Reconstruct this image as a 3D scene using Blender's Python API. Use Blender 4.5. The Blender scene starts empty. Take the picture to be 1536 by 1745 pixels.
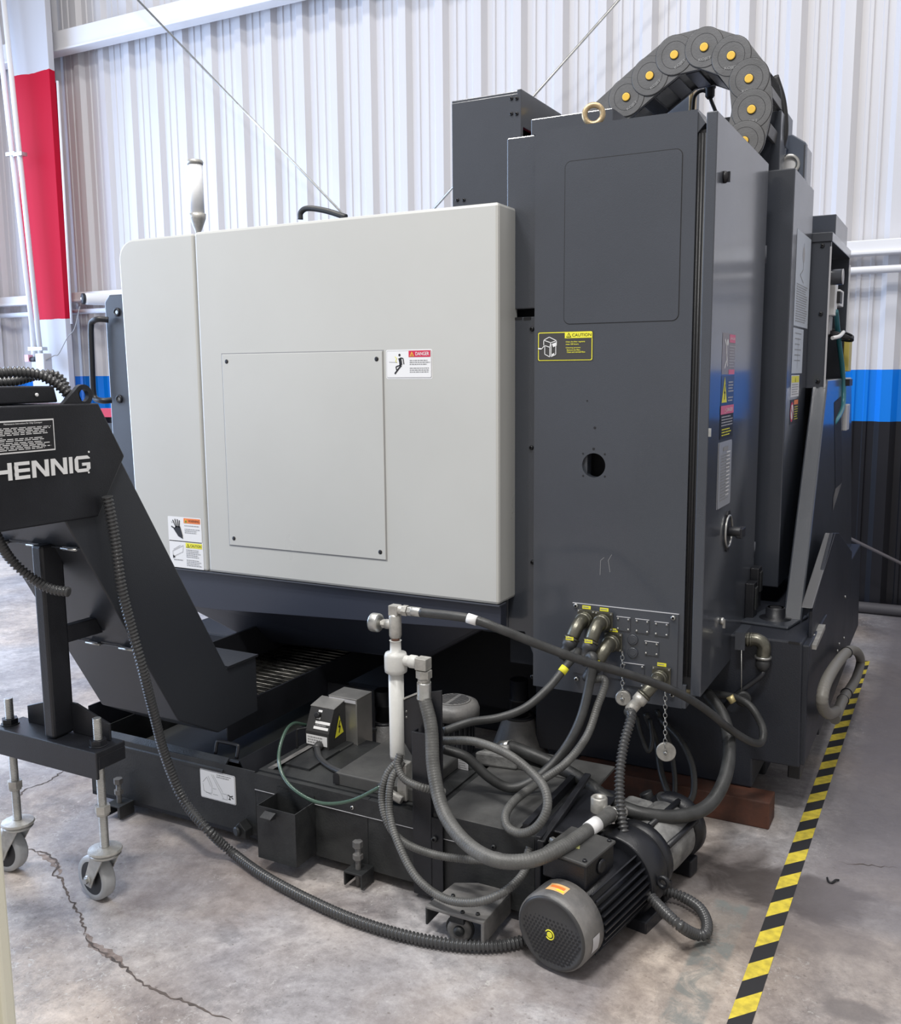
import bpy, math, random
from mathutils import Vector, Matrix
random.seed(7); JR = random.Random(11)
C = bpy.context.scene.collection
SC = bpy.context.scene
R_ = math.radians

# ------------------------------------------------------------------ camera
CAM = Vector((0, 0, 1.5))
CR = Vector((0.88312434, 0.46906256, -0.00846875))
CD = Vector((0.06004738, -0.13092017, -0.98957275))
CF = Vector((-0.46528026, 0.87340725, -0.14378477))
FPX = 1633.21
cd = bpy.data.cameras.new('camera'); cam = bpy.data.objects.new('camera', cd); C.objects.link(cam)
cd.sensor_fit = 'HORIZONTAL'; cd.sensor_width = 36; cd.lens = 36 * FPX / 1536
cd.clip_start = .05; cd.clip_end = 200
m = Matrix.Identity(4)
for i, v in enumerate((CR, -CD, -CF)):
    for j in range(3): m[j][i] = v[j]
m.translation = CAM
cam.matrix_world = m
SC.camera = cam

# ------------------------------------------------------------------ world, lights, exposure
SC.view_settings.view_transform = 'Standard'; SC.view_settings.look = 'None'
SC.view_settings.exposure = 0.0; SC.view_settings.gamma = 1; SC.view_settings.use_curve_mapping = False
w = bpy.data.worlds.new('world'); SC.world = w; w.use_nodes = True
bg = w.node_tree.nodes['Background']
bg.inputs[0].default_value = (1.0, .975, .965, 1); bg.inputs[1].default_value = .56

def area(name, loc, target, sx, sy, power, col=(1, 1, 1)):
    l = bpy.data.lights.new(name, 'AREA'); l.shape = 'RECTANGLE'; l.size = sx; l.size_y = sy
    l.energy = power; l.color = col
    o = bpy.data.objects.new(name, l); C.objects.link(o); o.location = loc
    o.rotation_euler = (Vector(target) - Vector(loc)).to_track_quat('-Z', 'Y').to_euler()
    return o
area('door_daylight', (-8.6, 2.2, 2.3), (-3, 2.6, .6), 7.0, 4.2, 600, (.50, .68, 1.0))
area('high_bay_lamp', (-3.2, .6, 6.4), (-3.2, .6, 0), 1.2, .5, 230, (1, .98, .95))
area('high_bay_lamp', (-.2, -.4, 6.4), (-.2, -.4, 0), 1.2, .5, 230, (1, .98, .95))
area('high_bay_lamp', (-4.5, 3.8, 6.4), (-4.5, 3.8, 0), 1.2, .5, 60, (1, .98, .97))
area('high_bay_lamp', (.2, 3.8, 6.4), (.2, 3.8, 0), 1.2, .5, 60, (1, .98, .97))

def P(px, py, **k):
    """point of the place seen at (px, py) of the 1536x1745 frame on the plane X=, Y= or Z="""
    d = CR * ((px - 768) / FPX) + CD * ((py - 872.5) / FPX) + CF
    (a, v), = k.items(); i = 'XYZ'.index(a)
    return CAM + d * ((v - CAM[i]) / d[i])

# ------------------------------------------------------------------ materials
MATS = {}
def mat(name, col, rough=.5, metal=0., bump=0., bscale=200., var=0., vscale=3., col2=None, spec=.5, coat=0., emit=0., alpha=1., trans=0.):
    if name in MATS: return MATS[name]
    M = bpy.data.materials.new(name); M.use_nodes = True; MATS[name] = M
    nt = M.node_tree; b = nt.nodes['Principled BSDF']
    b.inputs['Base Color'].default_value = (*col, 1); b.inputs['Roughness'].default_value = rough
    b.inputs['Metallic'].default_value = metal; b.inputs['Specular IOR Level'].default_value = spec
    b.inputs['Coat Weight'].default_value = coat; b.inputs['Coat Roughness'].default_value = .12
    if trans: b.inputs['Transmission Weight'].default_value = trans
    if emit:
        b.inputs['Emission Color'].default_value = (*col, 1); b.inputs['Emission Strength'].default_value = emit
    tc = nt.nodes.new('ShaderNodeTexCoord')
    if var or col2:
        n = nt.nodes.new('ShaderNodeTexNoise'); n.inputs['Scale'].default_value = vscale; n.inputs['Detail'].default_value = 6
        n.inputs['Roughness'].default_value = .6
        nt.links.new(tc.outputs['Object'], n.inputs['Vector'])
        r = nt.nodes.new('ShaderNodeValToRGB')
        c2 = col2 or tuple(max(0, c * (1 - var)) for c in col)
        c1 = col if col2 else tuple(min(1, c * (1 + var)) for c in col)
        r.color_ramp.elements[0].position = .35; r.color_ramp.elements[1].position = .68
        r.color_ramp.elements[0].color = (*c2, 1); r.color_ramp.elements[1].color = (*c1, 1)
        nt.links.new(n.outputs['Fac'], r.inputs['Fac']); nt.links.new(r.outputs['Color'], b.inputs['Base Color'])
        mr = nt.nodes.new('ShaderNodeMapRange'); mr.inputs[3].default_value = max(.02, rough - .1); mr.inputs[4].default_value = min(1, rough + .1)
        nt.links.new(n.outputs['Fac'], mr.inputs[0]); nt.links.new(mr.outputs[0], b.inputs['Roughness'])
    if bump:
        n2 = nt.nodes.new('ShaderNodeTexNoise'); n2.inputs['Scale'].default_value = bscale; n2.inputs['Detail'].default_value = 3
        nt.links.new(tc.outputs['Object'], n2.inputs['Vector'])
        bp = nt.nodes.new('ShaderNodeBump'); bp.inputs['Strength'].default_value = bump; bp.inputs['Distance'].default_value = .002
        nt.links.new(n2.outputs['Fac'], bp.inputs['Height']); nt.links.new(bp.outputs['Normal'], b.inputs['Normal'])
    return M
CHAR = mat('charcoal_paint', (.040, .046, .060), .34, bump=.25, bscale=420, var=.07, vscale=2, coat=.5)
CHARM = mat('charcoal_cabinet_paint', (.045, .051, .064), .36, bump=.25, bscale=420, var=.06, vscale=2, coat=.7)
SKIRT = mat('slate_blue_paint', (.030, .035, .052), .4, bump=.2, bscale=400)
WHITE = mat('light_grey_panel_paint', (.545, .548, .522), .3, bump=.06, bscale=500, var=.025, vscale=1.3, coat=.15)
BLACK = mat('black_paint', (.013, .014, .018), .38, bump=.3, bscale=350, var=.3, vscale=5)
DIRTY = mat('dusty_black_paint', (.034, .036, .036), .5, bump=.4, bscale=150, col2=(.013, .014, .016), vscale=7)
BASEM = mat('dark_casting_paint', (.020, .023, .032), .45, bump=.3, bscale=200, var=.1)
VOID = mat('void_shade_black', (.006, .007, .011), .7, bump=.3, bscale=120)  # near-black colour stands in for shade under and inside the machine
RUB = mat('black_rubber', (.035, .036, .038), .42, bump=.3, bscale=500)
RUBG = mat('dusty_grey_hose_rubber', (.098, .098, .094), .40, bump=.4, bscale=400, var=.25, vscale=20)
RUBD = mat('worn_dark_hose_rubber', (.040, .041, .041), .42, bump=.3, bscale=400, var=.3, vscale=18)
CON = mat('black_conduit_plastic', (.055, .056, .058), .28)
STEEL = mat('zinc_plated_steel', (.50, .50, .48), .34, metal=.85, bump=.2, bscale=200, var=.15, vscale=25)
STAIN = mat('brushed_stainless', (.46, .45, .43), .38, metal=.8, bump=.25, bscale=90, var=.1, vscale=12)
GALV = mat('galvanised_pipe', (.46, .45, .42), .45, metal=.55, bump=.4, bscale=160, var=.2, vscale=30)
PIPEW = mat('off_white_painted_pipe', (.60, .60, .575), .38, bump=.2, bscale=200, var=.05, vscale=10)
CONN = mat('olive_connector_metal', (.155, .150, .122), .33, metal=.75, bump=.2, bscale=300, var=.2, vscale=40)
YEL = mat('yellow_print', (.85, .80, .05), .5)
AMB = mat('amber_plastic', (.80, .50, .07), .4)
RED = mat('red_print', (.62, .02, .07), .5)
ORANGE = mat('orange_print', (.85, .22, .05), .5)
PW = mat('white_print', (.82, .82, .82), .5)
PK = mat('black_print', (.012, .012, .014), .5)
PG = mat('grey_print', (.30, .30, .30), .5)
PGL = mat('pale_grey_print', (.50, .50, .52), .5)
PAPER = mat('blue_white_paper', (.56, .61, .68), .55, var=.04)
SILV = mat('silver_label_foil', (.52, .54, .58), .35, metal=.4)
BRASS = mat('dull_brass', (.52, .40, .24), .42, metal=.7, bump=.3, bscale=150)
COPPER = mat('copper_brown_pipe', (.20, .11, .08), .4, metal=.6)
WOOD = mat('reddish_timber', (.115, .042, .024), .75, bump=.8, bscale=60, col2=(.045, .022, .016), vscale=9)
CAST = mat('grey_cast_aluminium', (.34, .34, .33), .5, metal=.3, bump=.5, bscale=120, col2=(.12, .12, .12), vscale=14)
WHEEL = mat('grey_polyurethane', (.40, .41, .42), .4, bump=.2, bscale=200, var=.1)
TEAL = mat('teal_air_tube', (.03, .16, .19), .3)
GRN = mat('green_tinted_tube', (.045, .085, .062), .25, coat=.3)
COIL = mat('grey_vinyl_hose', (.20, .19, .17), .45, bump=.2, bscale=100)
CREAM = mat('cream_paint', (.80, .78, .64), .4, bump=.1, bscale=200)
TOWER = mat('clear_lamp_plastic', (.88, .89, .90), .2, coat=.5)
MOTG = mat('grey_motor_cover', (.22, .21, .20), .45, bump=.4, bscale=120, col2=(.11, .11, .11), vscale=10)
CHN = mat('chain_plastic_grey', (.125, .125, .127), .42, bump=.35, bscale=200, var=.12, vscale=14)
WALLW = mat('white_steel_sheet', (.80, .80, .82), .45, var=.02, vscale=1)
GREYP = mat('pale_grey_structural_paint', (.50, .50, .53), .5, var=.04)
OILY = mat('oily_steel', (.16, .155, .14), .28, metal=.9, col2=(.03, .03, .03), vscale=12)
mat('dusty_cover', (.085, .085, .080), .55, bump=.4, bscale=60, col2=(.045, .045, .045), vscale=5)
mat('worn_grey_deck', (.10, .10, .097), .5, bump=.3, bscale=100, col2=(.045, .045, .045), vscale=6)
BLUEG = mat('steel_blue_bracket_paint', (.10, .12, .16), .35)

# ------------------------------------------------------------------ mesh builder
def frame(d):
    d = Vector(d).normalized()
    a = Vector((0, 0, 1)) if abs(d.z) < .9 else Vector((1, 0, 0))
    u = a.cross(d).normalized(); return u, d.cross(u).normalized(), d
def rot_ring(p, u, v, r, n, ph=0): return [p + u * (r * math.cos(ph + 2 * math.pi * i / n)) + v * (r * math.sin(ph + 2 * math.pi * i / n)) for i in range(n)]
TXT = {}
def text2d(s, off=0.):
    k = (s, off)
    if k not in TXT:
        cu = bpy.data.curves.new('t', 'FONT'); cu.body = s; cu.size = 1; cu.resolution_u = 3; cu.offset = off; cu.fill_mode = 'BOTH'
        ob = bpy.data.objects.new('t', cu); C.objects.link(ob)
        dg = bpy.context.evaluated_depsgraph_get(); me = bpy.data.meshes.new_from_object(ob.evaluated_get(dg))
        vs = [(v.co.x, v.co.y) for v in me.vertices]; fs = [tuple(p.vertices) for p in me.polygons]
        bpy.data.objects.remove(ob); bpy.data.curves.remove(cu); bpy.data.meshes.remove(me)
        x0 = min(v[0] for v in vs); x1 = max(v[0] for v in vs); y0 = min(v[1] for v in vs); y1 = max(v[1] for v in vs)
        TXT[k] = ([((x - x0) / (x1 - x0), (y - y0) / (y1 - y0)) for x, y in vs], fs)
    return TXT[k]
class MB:
    def __init__(s): s.v = []; s.f = []; s.mi = []; s.sm = []; s.mats = []
    def _m(s, m_):
        if m_ not in s.mats: s.mats.append(m_)
        return s.mats.index(m_)
    def add(s, vs, fs, m_, smooth=False):
        o = len(s.v); s.v += [Vector(v) for v in vs]; k = s._m(m_)
        for f in fs: s.f.append(tuple(i + o for i in f)); s.mi.append(k); s.sm.append(smooth)
        return s
    def box(s, x0, y0, z0, x1, y1, z1, m_):
        x0, x1 = sorted((x0, x1)); y0, y1 = sorted((y0, y1)); z0, z1 = sorted((z0, z1))
        if min(x1 - x0, y1 - y0, z1 - z0) > .0015:      # hand-built sheets never meet exactly flush
            x0, y0, z0, x1, y1, z1 = (q + JR.uniform(-.00025, .00025) for q in (x0, y0, z0, x1, y1, z1))
        return s.add([(x, y, z) for x in (x0, x1) for y in (y0, y1) for z in (z0, z1)],
                     [(0, 1, 3, 2), (4, 6, 7, 5), (0, 4, 5, 1), (2, 3, 7, 6), (0, 2, 6, 4), (1, 5, 7, 3)], m_)
    def prism(s, pts, ax, a, b, m_):
        """polygon in the two other axes, extruded along ax from a to b"""
        a, b = sorted((a, b))
        if b - a > .0015: a += JR.uniform(-.00025, .00025); b += JR.uniform(-.00025, .00025)
        area2 = sum(pts[i][0] * pts[(i + 1) % len(pts)][1] - pts[(i + 1) % len(pts)][0] * pts[i][1] for i in range(len(pts)))
        if area2 < 0: pts = pts[::-1]
        def mk(p, t): return {'X': (t, p[0], p[1]), 'Y': (p[0], t, p[1]), 'Z': (p[0], p[1], t)}[ax]
        n = len(pts); lo = list(range(n)); hi = list(range(n, 2 * n))
        fl = ax == 'Y'
        fs = [tuple(lo[::-1]), tuple(hi)] + [(i, (i + 1) % n, n + (i + 1) % n, n + i) for i in range(n)]
        if fl: fs = [f[::-1] for f in fs]
        return s.add([mk(p, a) for p in pts] + [mk(p, b) for p in pts], fs, m_)
    def hexa(s, p, m_):
        """8 corners: 4 of one face (ccw seen from outside), 4 behind"""
        return s.add(p, [(0, 1, 2, 3), (7, 6, 5, 4), (0, 4, 5, 1), (1, 5, 6, 2), (2, 6, 7, 3), (3, 7, 4, 0)], m_)
    def lathe(s, prof, o, d, m_, n=20, smooth=True, capa=True, capb=True, ph=0.):
        """prof: list of (radius, distance along d)"""
        u, v, d = frame(d); o = Vector(o); vs = []; fs = []
        for r, h in prof: vs += rot_ring(o + d * h, u, v, max(r, 1e-5), n, ph)
        for k in range(len(prof) - 1):
            for i in range(n):
                j = (i + 1) % n; fs.append((k * n + i, k * n + j, (k + 1) * n + j, (k + 1) * n + i))
        s.add(vs, fs, m_, smooth)
        caps = []
        if capa: caps.append(tuple(range(n))[::-1])
        if capb: caps.append(tuple((len(prof) - 1) * n + i for i in range(n)))
        if caps:
            o_ = len(s.v) - len(vs); k = s._m(m_)
            for c_ in caps: s.f.append(tuple(i + o_ for i in c_)); s.mi.append(k); s.sm.append(False)
        return s
    def cyl(s, a, b, r, m_, n=16, r1=None, smooth=True):
        a = Vector(a); b = Vector(b); L = (b - a).length
        return s.lathe([(r, 0), (r if r1 is None else r1, L)], a, b - a, m_, n, smooth)
    def hexn(s, a, b, r, m_): return s.cyl(a, b, r, m_, 6, smooth=False)
    def sphere(s, c, r, m_, n=14, sc=(1, 1, 1)):
        vs = []; fs = []; k = n // 2; c = Vector(c)
        for i in range(k + 1):
            t = math.pi * i / k
            for j in range(n):
                a = 2 * math.pi * j / n
                vs.append(c + Vector((r * sc[0] * math.sin(t) * math.cos(a), r * sc[1] * math.sin(t) * math.sin(a), r * sc[2] * math.cos(t))))
        for i in range(k):
            for j in range(n):
                fs.append((i * n + j, (i + 1) * n + j, (i + 1) * n + (j + 1) % n, i * n + (j + 1) % n))
        return s.add(vs, fs, m_, True)
    def torus(s, c, nrm, R, r, m_, n=28, k=10, sq=1., a0=0., a1=2 * math.pi):
        u, v, d = frame(nrm); c = Vector(c); full = abs(a1 - a0 - 2 * math.pi) < 1e-4
        nn = n if full else n + 1; vs = []; fs = []
        for i in range(nn):
            a = a0 + (a1 - a0) * i / n; e = u * math.cos(a) + v * math.sin(a)
            e2 = u * math.cos(a) * sq + v * math.sin(a)
            for j in range(k):
                b = 2 * math.pi * j / k
                vs.append(c + e2 * R + e * (r * math.cos(b)) + d * (r * math.sin(b)))
        for i in range(n):
            i2 = (i + 1) % nn
            for j in range(k): fs.append((i * k + j, i2 * k + j, i2 * k + (j + 1) % k, i * k + (j + 1) % k))
        return s.add(vs, fs, m_, True)
    def tube(s, pts, r, m_, n=12, rib=None, seg=8, smooth=True, raw=False):
        """swept tube through points (Catmull-Rom); rib=(pitch, depth) makes it corrugated"""
        pts = [Vector(p) for p in pts]
        path = pts if raw else catmull(pts, seg)
        if rib:
            path = resample(path, rib[0] / 4)
        u = None; vs = []; N = len(path)
        for i, p in enumerate(path):
            t = (path[min(i + 1, N - 1)] - path[max(i - 1, 0)])
            if t.length < 1e-9: t = Vector((0, 0, 1))
            t.normalize()
            if u is None: u, v, _ = frame(t)
            else:
                u = (u - t * u.dot(t));
                u.normalize(); v = t.cross(u)
            rr = r
            if rib: rr = r - (0, rib[1] * .15, rib[1], rib[1] * .85)[i % 4]
            vs += rot_ring(p, u, v, rr, n)
        fs = [(i * n + j, i * n + (j + 1) % n, (i + 1) * n + (j + 1) % n, (i + 1) * n + j) for i in range(N - 1) for j in range(n)]
        s.add(vs, fs, m_, smooth)
        o_ = len(s.v) - len(vs); k = s._m(m_)
        for c_ in (tuple(range(n))[::-1], tuple((N - 1) * n + i for i in range(n))):
            s.f.append(tuple(i + o_ for i in c_)); s.mi.append(k); s.sm.append(False)
        return s
    def build(s, name, parent=None, label=None, cat=None, group=None, kind=None, bevel=0., origin=None, bang=30):
        me = bpy.data.meshes.new(name)
        if origin is None:
            if parent is not None: origin = wpos(parent)
            else:
                xs = [v.x for v in s.v]; ys = [v.y for v in s.v]; zs = [v.z for v in s.v]
                origin = Vector(((min(xs) + max(xs)) / 2, (min(ys) + max(ys)) / 2, min(zs)))
        origin = Vector(origin)
        me.from_pydata([v - origin for v in s.v], [], s.f)
        for m_ in s.mats: me.materials.append(m_)
        me.polygons.foreach_set('material_index', s.mi); me.polygons.foreach_set('use_smooth', s.sm)
        me.update()
        o = bpy.data.objects.new(name, me); C.objects.link(o)
        if parent is not None:
            o.parent = parent; o.location = origin - wpos(parent)
        else: o.location = origin
        if bevel:
            b = o.modifiers.new('bevel', 'BEVEL'); b.width = bevel; b.segments = 2; b.limit_method = 'ANGLE'; b.angle_limit = R_(bang)
        tag(o, label, cat, group, kind)
        return o
def wpos(o):
    p = Vector((0, 0, 0))
    while o is not None: p += o.location; o = o.parent
    return p
def catmull(p, seg=8):
    if len(p) < 3: return p
    q = [p[0] * 2 - p[1]] + p + [p[-1] * 2 - p[-2]]; out = []
    for i in range(1, len(q) - 2):
        a, b, c, d = q[i - 1:i + 3]
        for k in range(seg):
            t = k / seg
            out.append(.5 * ((2 * b) + (c - a) * t + (2 * a - 5 * b + 4 * c - d) * t * t + (-a + 3 * b - 3 * c + d) * t ** 3))
    return out + [p[-1]]
def resample(p, st):
    out = [p[0]]; acc = 0.; nxt = st
    for a, b in zip(p, p[1:]):
        L = (b - a).length
        if L < 1e-9: continue
        while nxt <= acc + L:
            out.append(a.lerp(b, (nxt - acc) / L)); nxt += st
        acc += L
    return out
def tag(o, label=None, cat=None, group=None, kind=None):
    for k, v in (('label', label), ('category', cat), ('group', group), ('kind', kind)):
        if v: o[k] = v
    return o
def thing(name, label, cat, loc, group=None):
    o = bpy.data.objects.new(name, None); C.objects.link(o); o.location = loc; o.empty_display_size = .1
    return tag(o, label, cat, group)
def dup(o, parent=None):
    c = o.copy(); C.objects.link(c); c.parent = parent
    for ch in o.children:
        dup(ch, c)
    return c
MESH = {}
def stamp(key, make, name, parent, loc, d=(0, -1, 0), label=None):
    """small repeated piece: mesh data shared, its +Z turned to d"""
    if key not in MESH:
        b = MB(); make(b); me = bpy.data.meshes.new(key)
        me.from_pydata(b.v, [], b.f)
        for m_ in b.mats: me.materials.append(m_)
        me.polygons.foreach_set('material_index', b.mi); me.polygons.foreach_set('use_smooth', b.sm); me.update(); MESH[key] = me
    o = bpy.data.objects.new(name, MESH[key]); C.objects.link(o)
    o.parent = parent; o.location = Vector(loc) - (wpos(parent) if parent else Vector((0, 0, 0)))
    o.rotation_euler = Vector(d).to_track_quat('Z', 'Y').to_euler()
    if label: o['label'] = label
    return o
def capscrew(r, m_):
    def f(b):
        b.lathe([(r * 1.05, 0), (r, .35 * r), (r * .85, .8 * r), (r * .5, .85 * r)], (0, 0, 0), (0, 0, 1), m_, 14, capb=False)
        b.lathe([(r * .5, .85 * r), (r * .45, .3 * r)], (0, 0, 0), (0, 0, 1), PK, 6, smooth=False, capa=False)
    return f
def screw(parent, loc, d=(0, -1, 0), r=.007, m_=None):
    m_ = m_ or CHAR
    return stamp('cap_screw_%s_%d' % (m_.name, int(r * 1e4)), capscrew(r, m_), 'screw', parent, loc, d)

class Decal:
    """flat printed thing on a surface: local u, v in metres from the lower left corner O"""
    def __init__(s, O, U, V): s.O = Vector(O); s.U = Vector(U).normalized(); s.V = Vector(V).normalized(); s.N = s.U.cross(s.V); s.b = MB()
    def p(s, u, v, l): return s.O + s.U * u + s.V * v + s.N * (.0006 * (l + 1))
    def rect(s, u0, v0, u1, v1, m_, l=0): return s.poly([(u0, v0), (u1, v0), (u1, v1), (u0, v1)], m_, l)
    def poly(s, pts, m_, l=0): s.b.add([s.p(u, v, l) for u, v in pts], [tuple(range(len(pts)))], m_); return s
    def rrect(s, u0, v0, u1, v1, r, m_, l=0):
        pts = []
        for cx, cy, a in ((u1 - r, v1 - r, 0), (u0 + r, v1 - r, 90), (u0 + r, v0 + r, 180), (u1 - r, v0 + r, 270)):
            for k in range(5): pts.append((cx + r * math.cos(R_(a + 22.5 * k)), cy + r * math.sin(R_(a + 22.5 * k))))
        return s.poly(pts, m_, l)
    def plate(s, u0, v0, u1, v1, m_, t=.0012):
        o = s.O - s.N * .0004
        q = [o + s.U * a + s.V * b_ for a, b_ in ((u0, v0), (u1, v0), (u1, v1), (u0, v1))]
        s.b.hexa([x + s.N * (t * .6) for x in q] + q, m_); return s
    def line(s, pts, w, m_, l=1):
        for (a, b_), (c, d) in zip(pts, pts[1:]):
            L = math.hypot(c - a, d - b_) or 1; nx, ny = -(d - b_) / L * w / 2, (c - a) / L * w / 2
            s.poly([(a - nx, b_ - ny), (c - nx, d - ny), (c + nx, d + ny), (a + nx, b_ + ny)], m_, l)
        return s
    def circ(s, u, v, r, m_, l=1, n=14): return s.poly([(u + r * math.cos(2 * math.pi * k / n), v + r * math.sin(2 * math.pi * k / n)) for k in range(n)], m_, l)
    def text(s, t, u0, v0, u1, v1, m_, l=2, off=0.):
        vs, fs = text2d(t, off)
        s.b.add([s.p(u0 + x * (u1 - u0), v0 + y * (v1 - v0), l) for x, y in vs], fs, m_); return s
    def lines(s, u0, u1, vtop, n, dv, h, m_, l=2):
        """rows of print too small to read: broken strokes"""
        for k in range(n):
            u = u0; end = u1 - random.random() * .25 * (u1 - u0); v = vtop - k * dv
            while u < end:
                wl = (u1 - u0) * random.uniform(.05, .16); e = min(end, u + wl); s.rect(u, v - h, e, v, m_, l); u = e + (u1 - u0) * .025
        return s
    def tri(s, u, v, h, m_, m2, l=1):
        a = h * .58
        s.poly([(u - a, v), (u + a, v), (u, v + h)], m_, l)
        s.poly([(u - a * .68, v + h * .13), (u + a * .68, v + h * .13), (u, v + h * .76)], m2, l + 1)
        s.rect(u - h * .04, v + h * .3, u + h * .04, v + h * .58, m_, l + 2); s.circ(u, v + h * .2, h * .05, m_, l + 2, 8)
        return s
    def build(s, name, parent, label=None): return s.b.build(name, parent, label)
FX = ((1, 0, 0), (0, 0, 1))      # faces -Y
FY = ((0, 1, 0), (0, 0, 1))      # faces +X

# ================================================================== SETTING
def floor_mat():
    M = bpy.data.materials.new('worn_concrete'); M.use_nodes = True; nt = M.node_tree; N = nt.nodes.new; L = nt.links.new
    b = nt.nodes['Principled BSDF']; tc = N('ShaderNodeTexCoord'); co = tc.outputs['Object']
    def noise(sc, det=6, ro=.6, dist=0.):
        n = N('ShaderNodeTexNoise'); n.inputs['Scale'].default_value = sc; n.inputs['Detail'].default_value = det
        n.inputs['Roughness'].default_value = ro; n.inputs['Distortion'].default_value = dist; L(co, n.inputs['Vector']); return n.outputs['Fac']
    def ramp(f, p0, p1, c0, c1):
        r = N('ShaderNodeValToRGB'); e = r.color_ramp.elements; e[0].position = p0; e[1].position = p1
        e[0].color = (*c0, 1); e[1].color = (*c1, 1); L(f, r.inputs['Fac']); return r.outputs['Color']
    def mix(f, a, c, t='MIX', fv=None):
        x = N('ShaderNodeMix'); x.data_type = 'RGBA'; x.blend_type = t
        if fv is not None: x.inputs[0].default_value = fv
        else: L(f, x.inputs[0])
        for s_, v in ((6, a), (7, c)):
            if isinstance(v, tuple): x.inputs[s_].default_value = (*v, 1)
            else: L(v, x.inputs[s_])
        return x.outputs[2]
    base = ramp(noise(1.3, 8, .68, .5), .38, .62, (.245, .225, .212), (.56, .525, .475))
    tint = ramp(noise(.9, 3, .5, 1.), .42, .60, (.90, .93, 1.06), (1.08, .98, .93))
    base = mix(None, base, tint, 'MULTIPLY', .8)
    patch = ramp(noise(3.1, 9, .78, .3), .53, .57, (1, 1, 1), (.78, .79, .80))
    base = mix(None, base, patch, 'MULTIPLY', .8)
    fine = ramp(noise(22, 9, .82), .36, .64, (.56, .54, .53), (1.18, 1.18, 1.17))
    pit = ramp(noise(55, 4, .65), .30, .38, (.50, .47, .45), (1, 1, 1))
    chips = ramp(noise(7, 10, .85, .6), .60, .63, (1, 1, 1), (1.32, 1.30, 1.27))
    base = mix(None, base, chips, 'MULTIPLY', .8)
    base = mix(None, base, pit, 'MULTIPLY', .8)
    col = mix(None, base, fine, 'MULTIPLY', .75)
    scr = ramp(noise(45, 4, .75, 1.2), .57, .66, (0, 0, 0), (1, 1, 1))
    msk = ramp(noise(2.2, 4, .6), .46, .60, (0, 0, 0), (1, 1, 1))
    sm = mix(None, scr, msk, 'MULTIPLY', 1.0)
    bw = N('ShaderNodeRGBToBW'); L(sm, bw.inputs[0])
    m1 = N('ShaderNodeMath'); m1.operation = 'MULTIPLY'; L(bw.outputs[0], m1.inputs[0]); m1.inputs[1].default_value = .7
    col = mix(m1.outputs[0], col, (.62, .61, .58))
    # oil stains beside the machine
    def blob(cx, cy, r, soft, k, c_, sx=1.):
        vm = N('ShaderNodeVectorMath'); vm.operation = 'SUBTRACT'; L(co, vm.inputs[0]); vm.inputs[1].default_value = (cx, cy, 0)
        vs = N('ShaderNodeVectorMath'); vs.operation = 'MULTIPLY'; L(vm.outputs[0], vs.inputs[0]); vs.inputs[1].default_value = (sx, 1, 0)
        ln = N('ShaderNodeVectorMath'); ln.operation = 'LENGTH'; L(vs.outputs[0], ln.inputs[0])
        nn = noise(4.5, 6, .65, .6)
        ad = N('ShaderNodeMath'); ad.operation = 'MULTIPLY_ADD'; L(nn, ad.inputs[0]); ad.inputs[1].default_value = r * 1.6; L(ln.outputs['Value'], ad.inputs[2])
        mr = N('ShaderNodeMapRange'); mr.interpolation_type = 'SMOOTHSTEP'; L(ad.outputs[0], mr.inputs[0]); mr.inputs[1].default_value = r * 1.8; mr.inputs[2].default_value = r * 1.8 - soft
        mr.inputs[3].default_value = 0; mr.inputs[4].default_value = k
        return mr.outputs[0], c_
    nonlocal_col = [col]
    for a in ((-.62, 2.62, .42, .16, .62, (.125, .105, .095), 1.), (-.35, 2.75, .16, .06, .8, (.05, .042, .04), .6), (-.80, 2.15, .30, .2, .40, (.16, .125, .115), 1.),
              (-1.9, 2.0, .35, .25, .35, (.24, .185, .16), 1.), (-.95, 1.75, .28, .14, .30, (.26, .215, .19), 1.), (-.145, 2.27, .055, .03, .75, (.15, .135, .13), .5), (-.30, 2.55, .10, .05, .5, (.16, .14, .135), .4), (-2.3, 2.3, .4, .3, .25, (.25, .22, .24), 1.)):
        f, c_ = blob(*a); nonlocal_col[0] = mix(f, nonlocal_col[0], c_)
    col = nonlocal_col[0]
    # old grey-green painted aisle strip, worn through
    sep = N('ShaderNodeSeparateXYZ'); L(co, sep.inputs[0])
    def band(sock, a, b_, s_=.01):
        m1 = N('ShaderNodeMapRange'); L(sock, m1.inputs[0]); m1.inputs[1].default_value = a; m1.inputs[2].default_value = a + s_
        m2 = N('ShaderNodeMapRange'); L(sock, m2.inputs[0]); m2.inputs[1].default_value = b_; m2.inputs[2].default_value = b_ - s_
        k = N('ShaderNodeMath'); k.operation = 'MULTIPLY'; L(m1.outputs[0], k.inputs[0]); L(m2.outputs[0], k.inputs[1]); return k.outputs[0]
    bx = band(sep.outputs[0], -.545, -.44); by = band(sep.outputs[1], -3., 2.62)
    k = N('ShaderNodeMath'); k.operation = 'MULTIPLY'; L(bx, k.inputs[0]); L(by, k.inputs[1])
    wear = ramp(noise(9, 8, .75, .8), .44, .54, (1, 1, 1), (.25, .25, .25))
    bw2 = N('ShaderNodeRGBToBW'); L(wear, bw2.inputs[0])
    k2 = N('ShaderNodeMath'); k2.operation = 'MULTIPLY'; L(k.outputs[0], k2.inputs[0]); L(bw2.outputs[0], k2.inputs[1])
    k3 = N('ShaderNodeMath'); k3.operation = 'MULTIPLY'; L(k2.outputs[0], k3.inputs[0]); k3.inputs[1].default_value = .75
    col = mix(k3.outputs[0], col, (.17, .19, .185))
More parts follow.
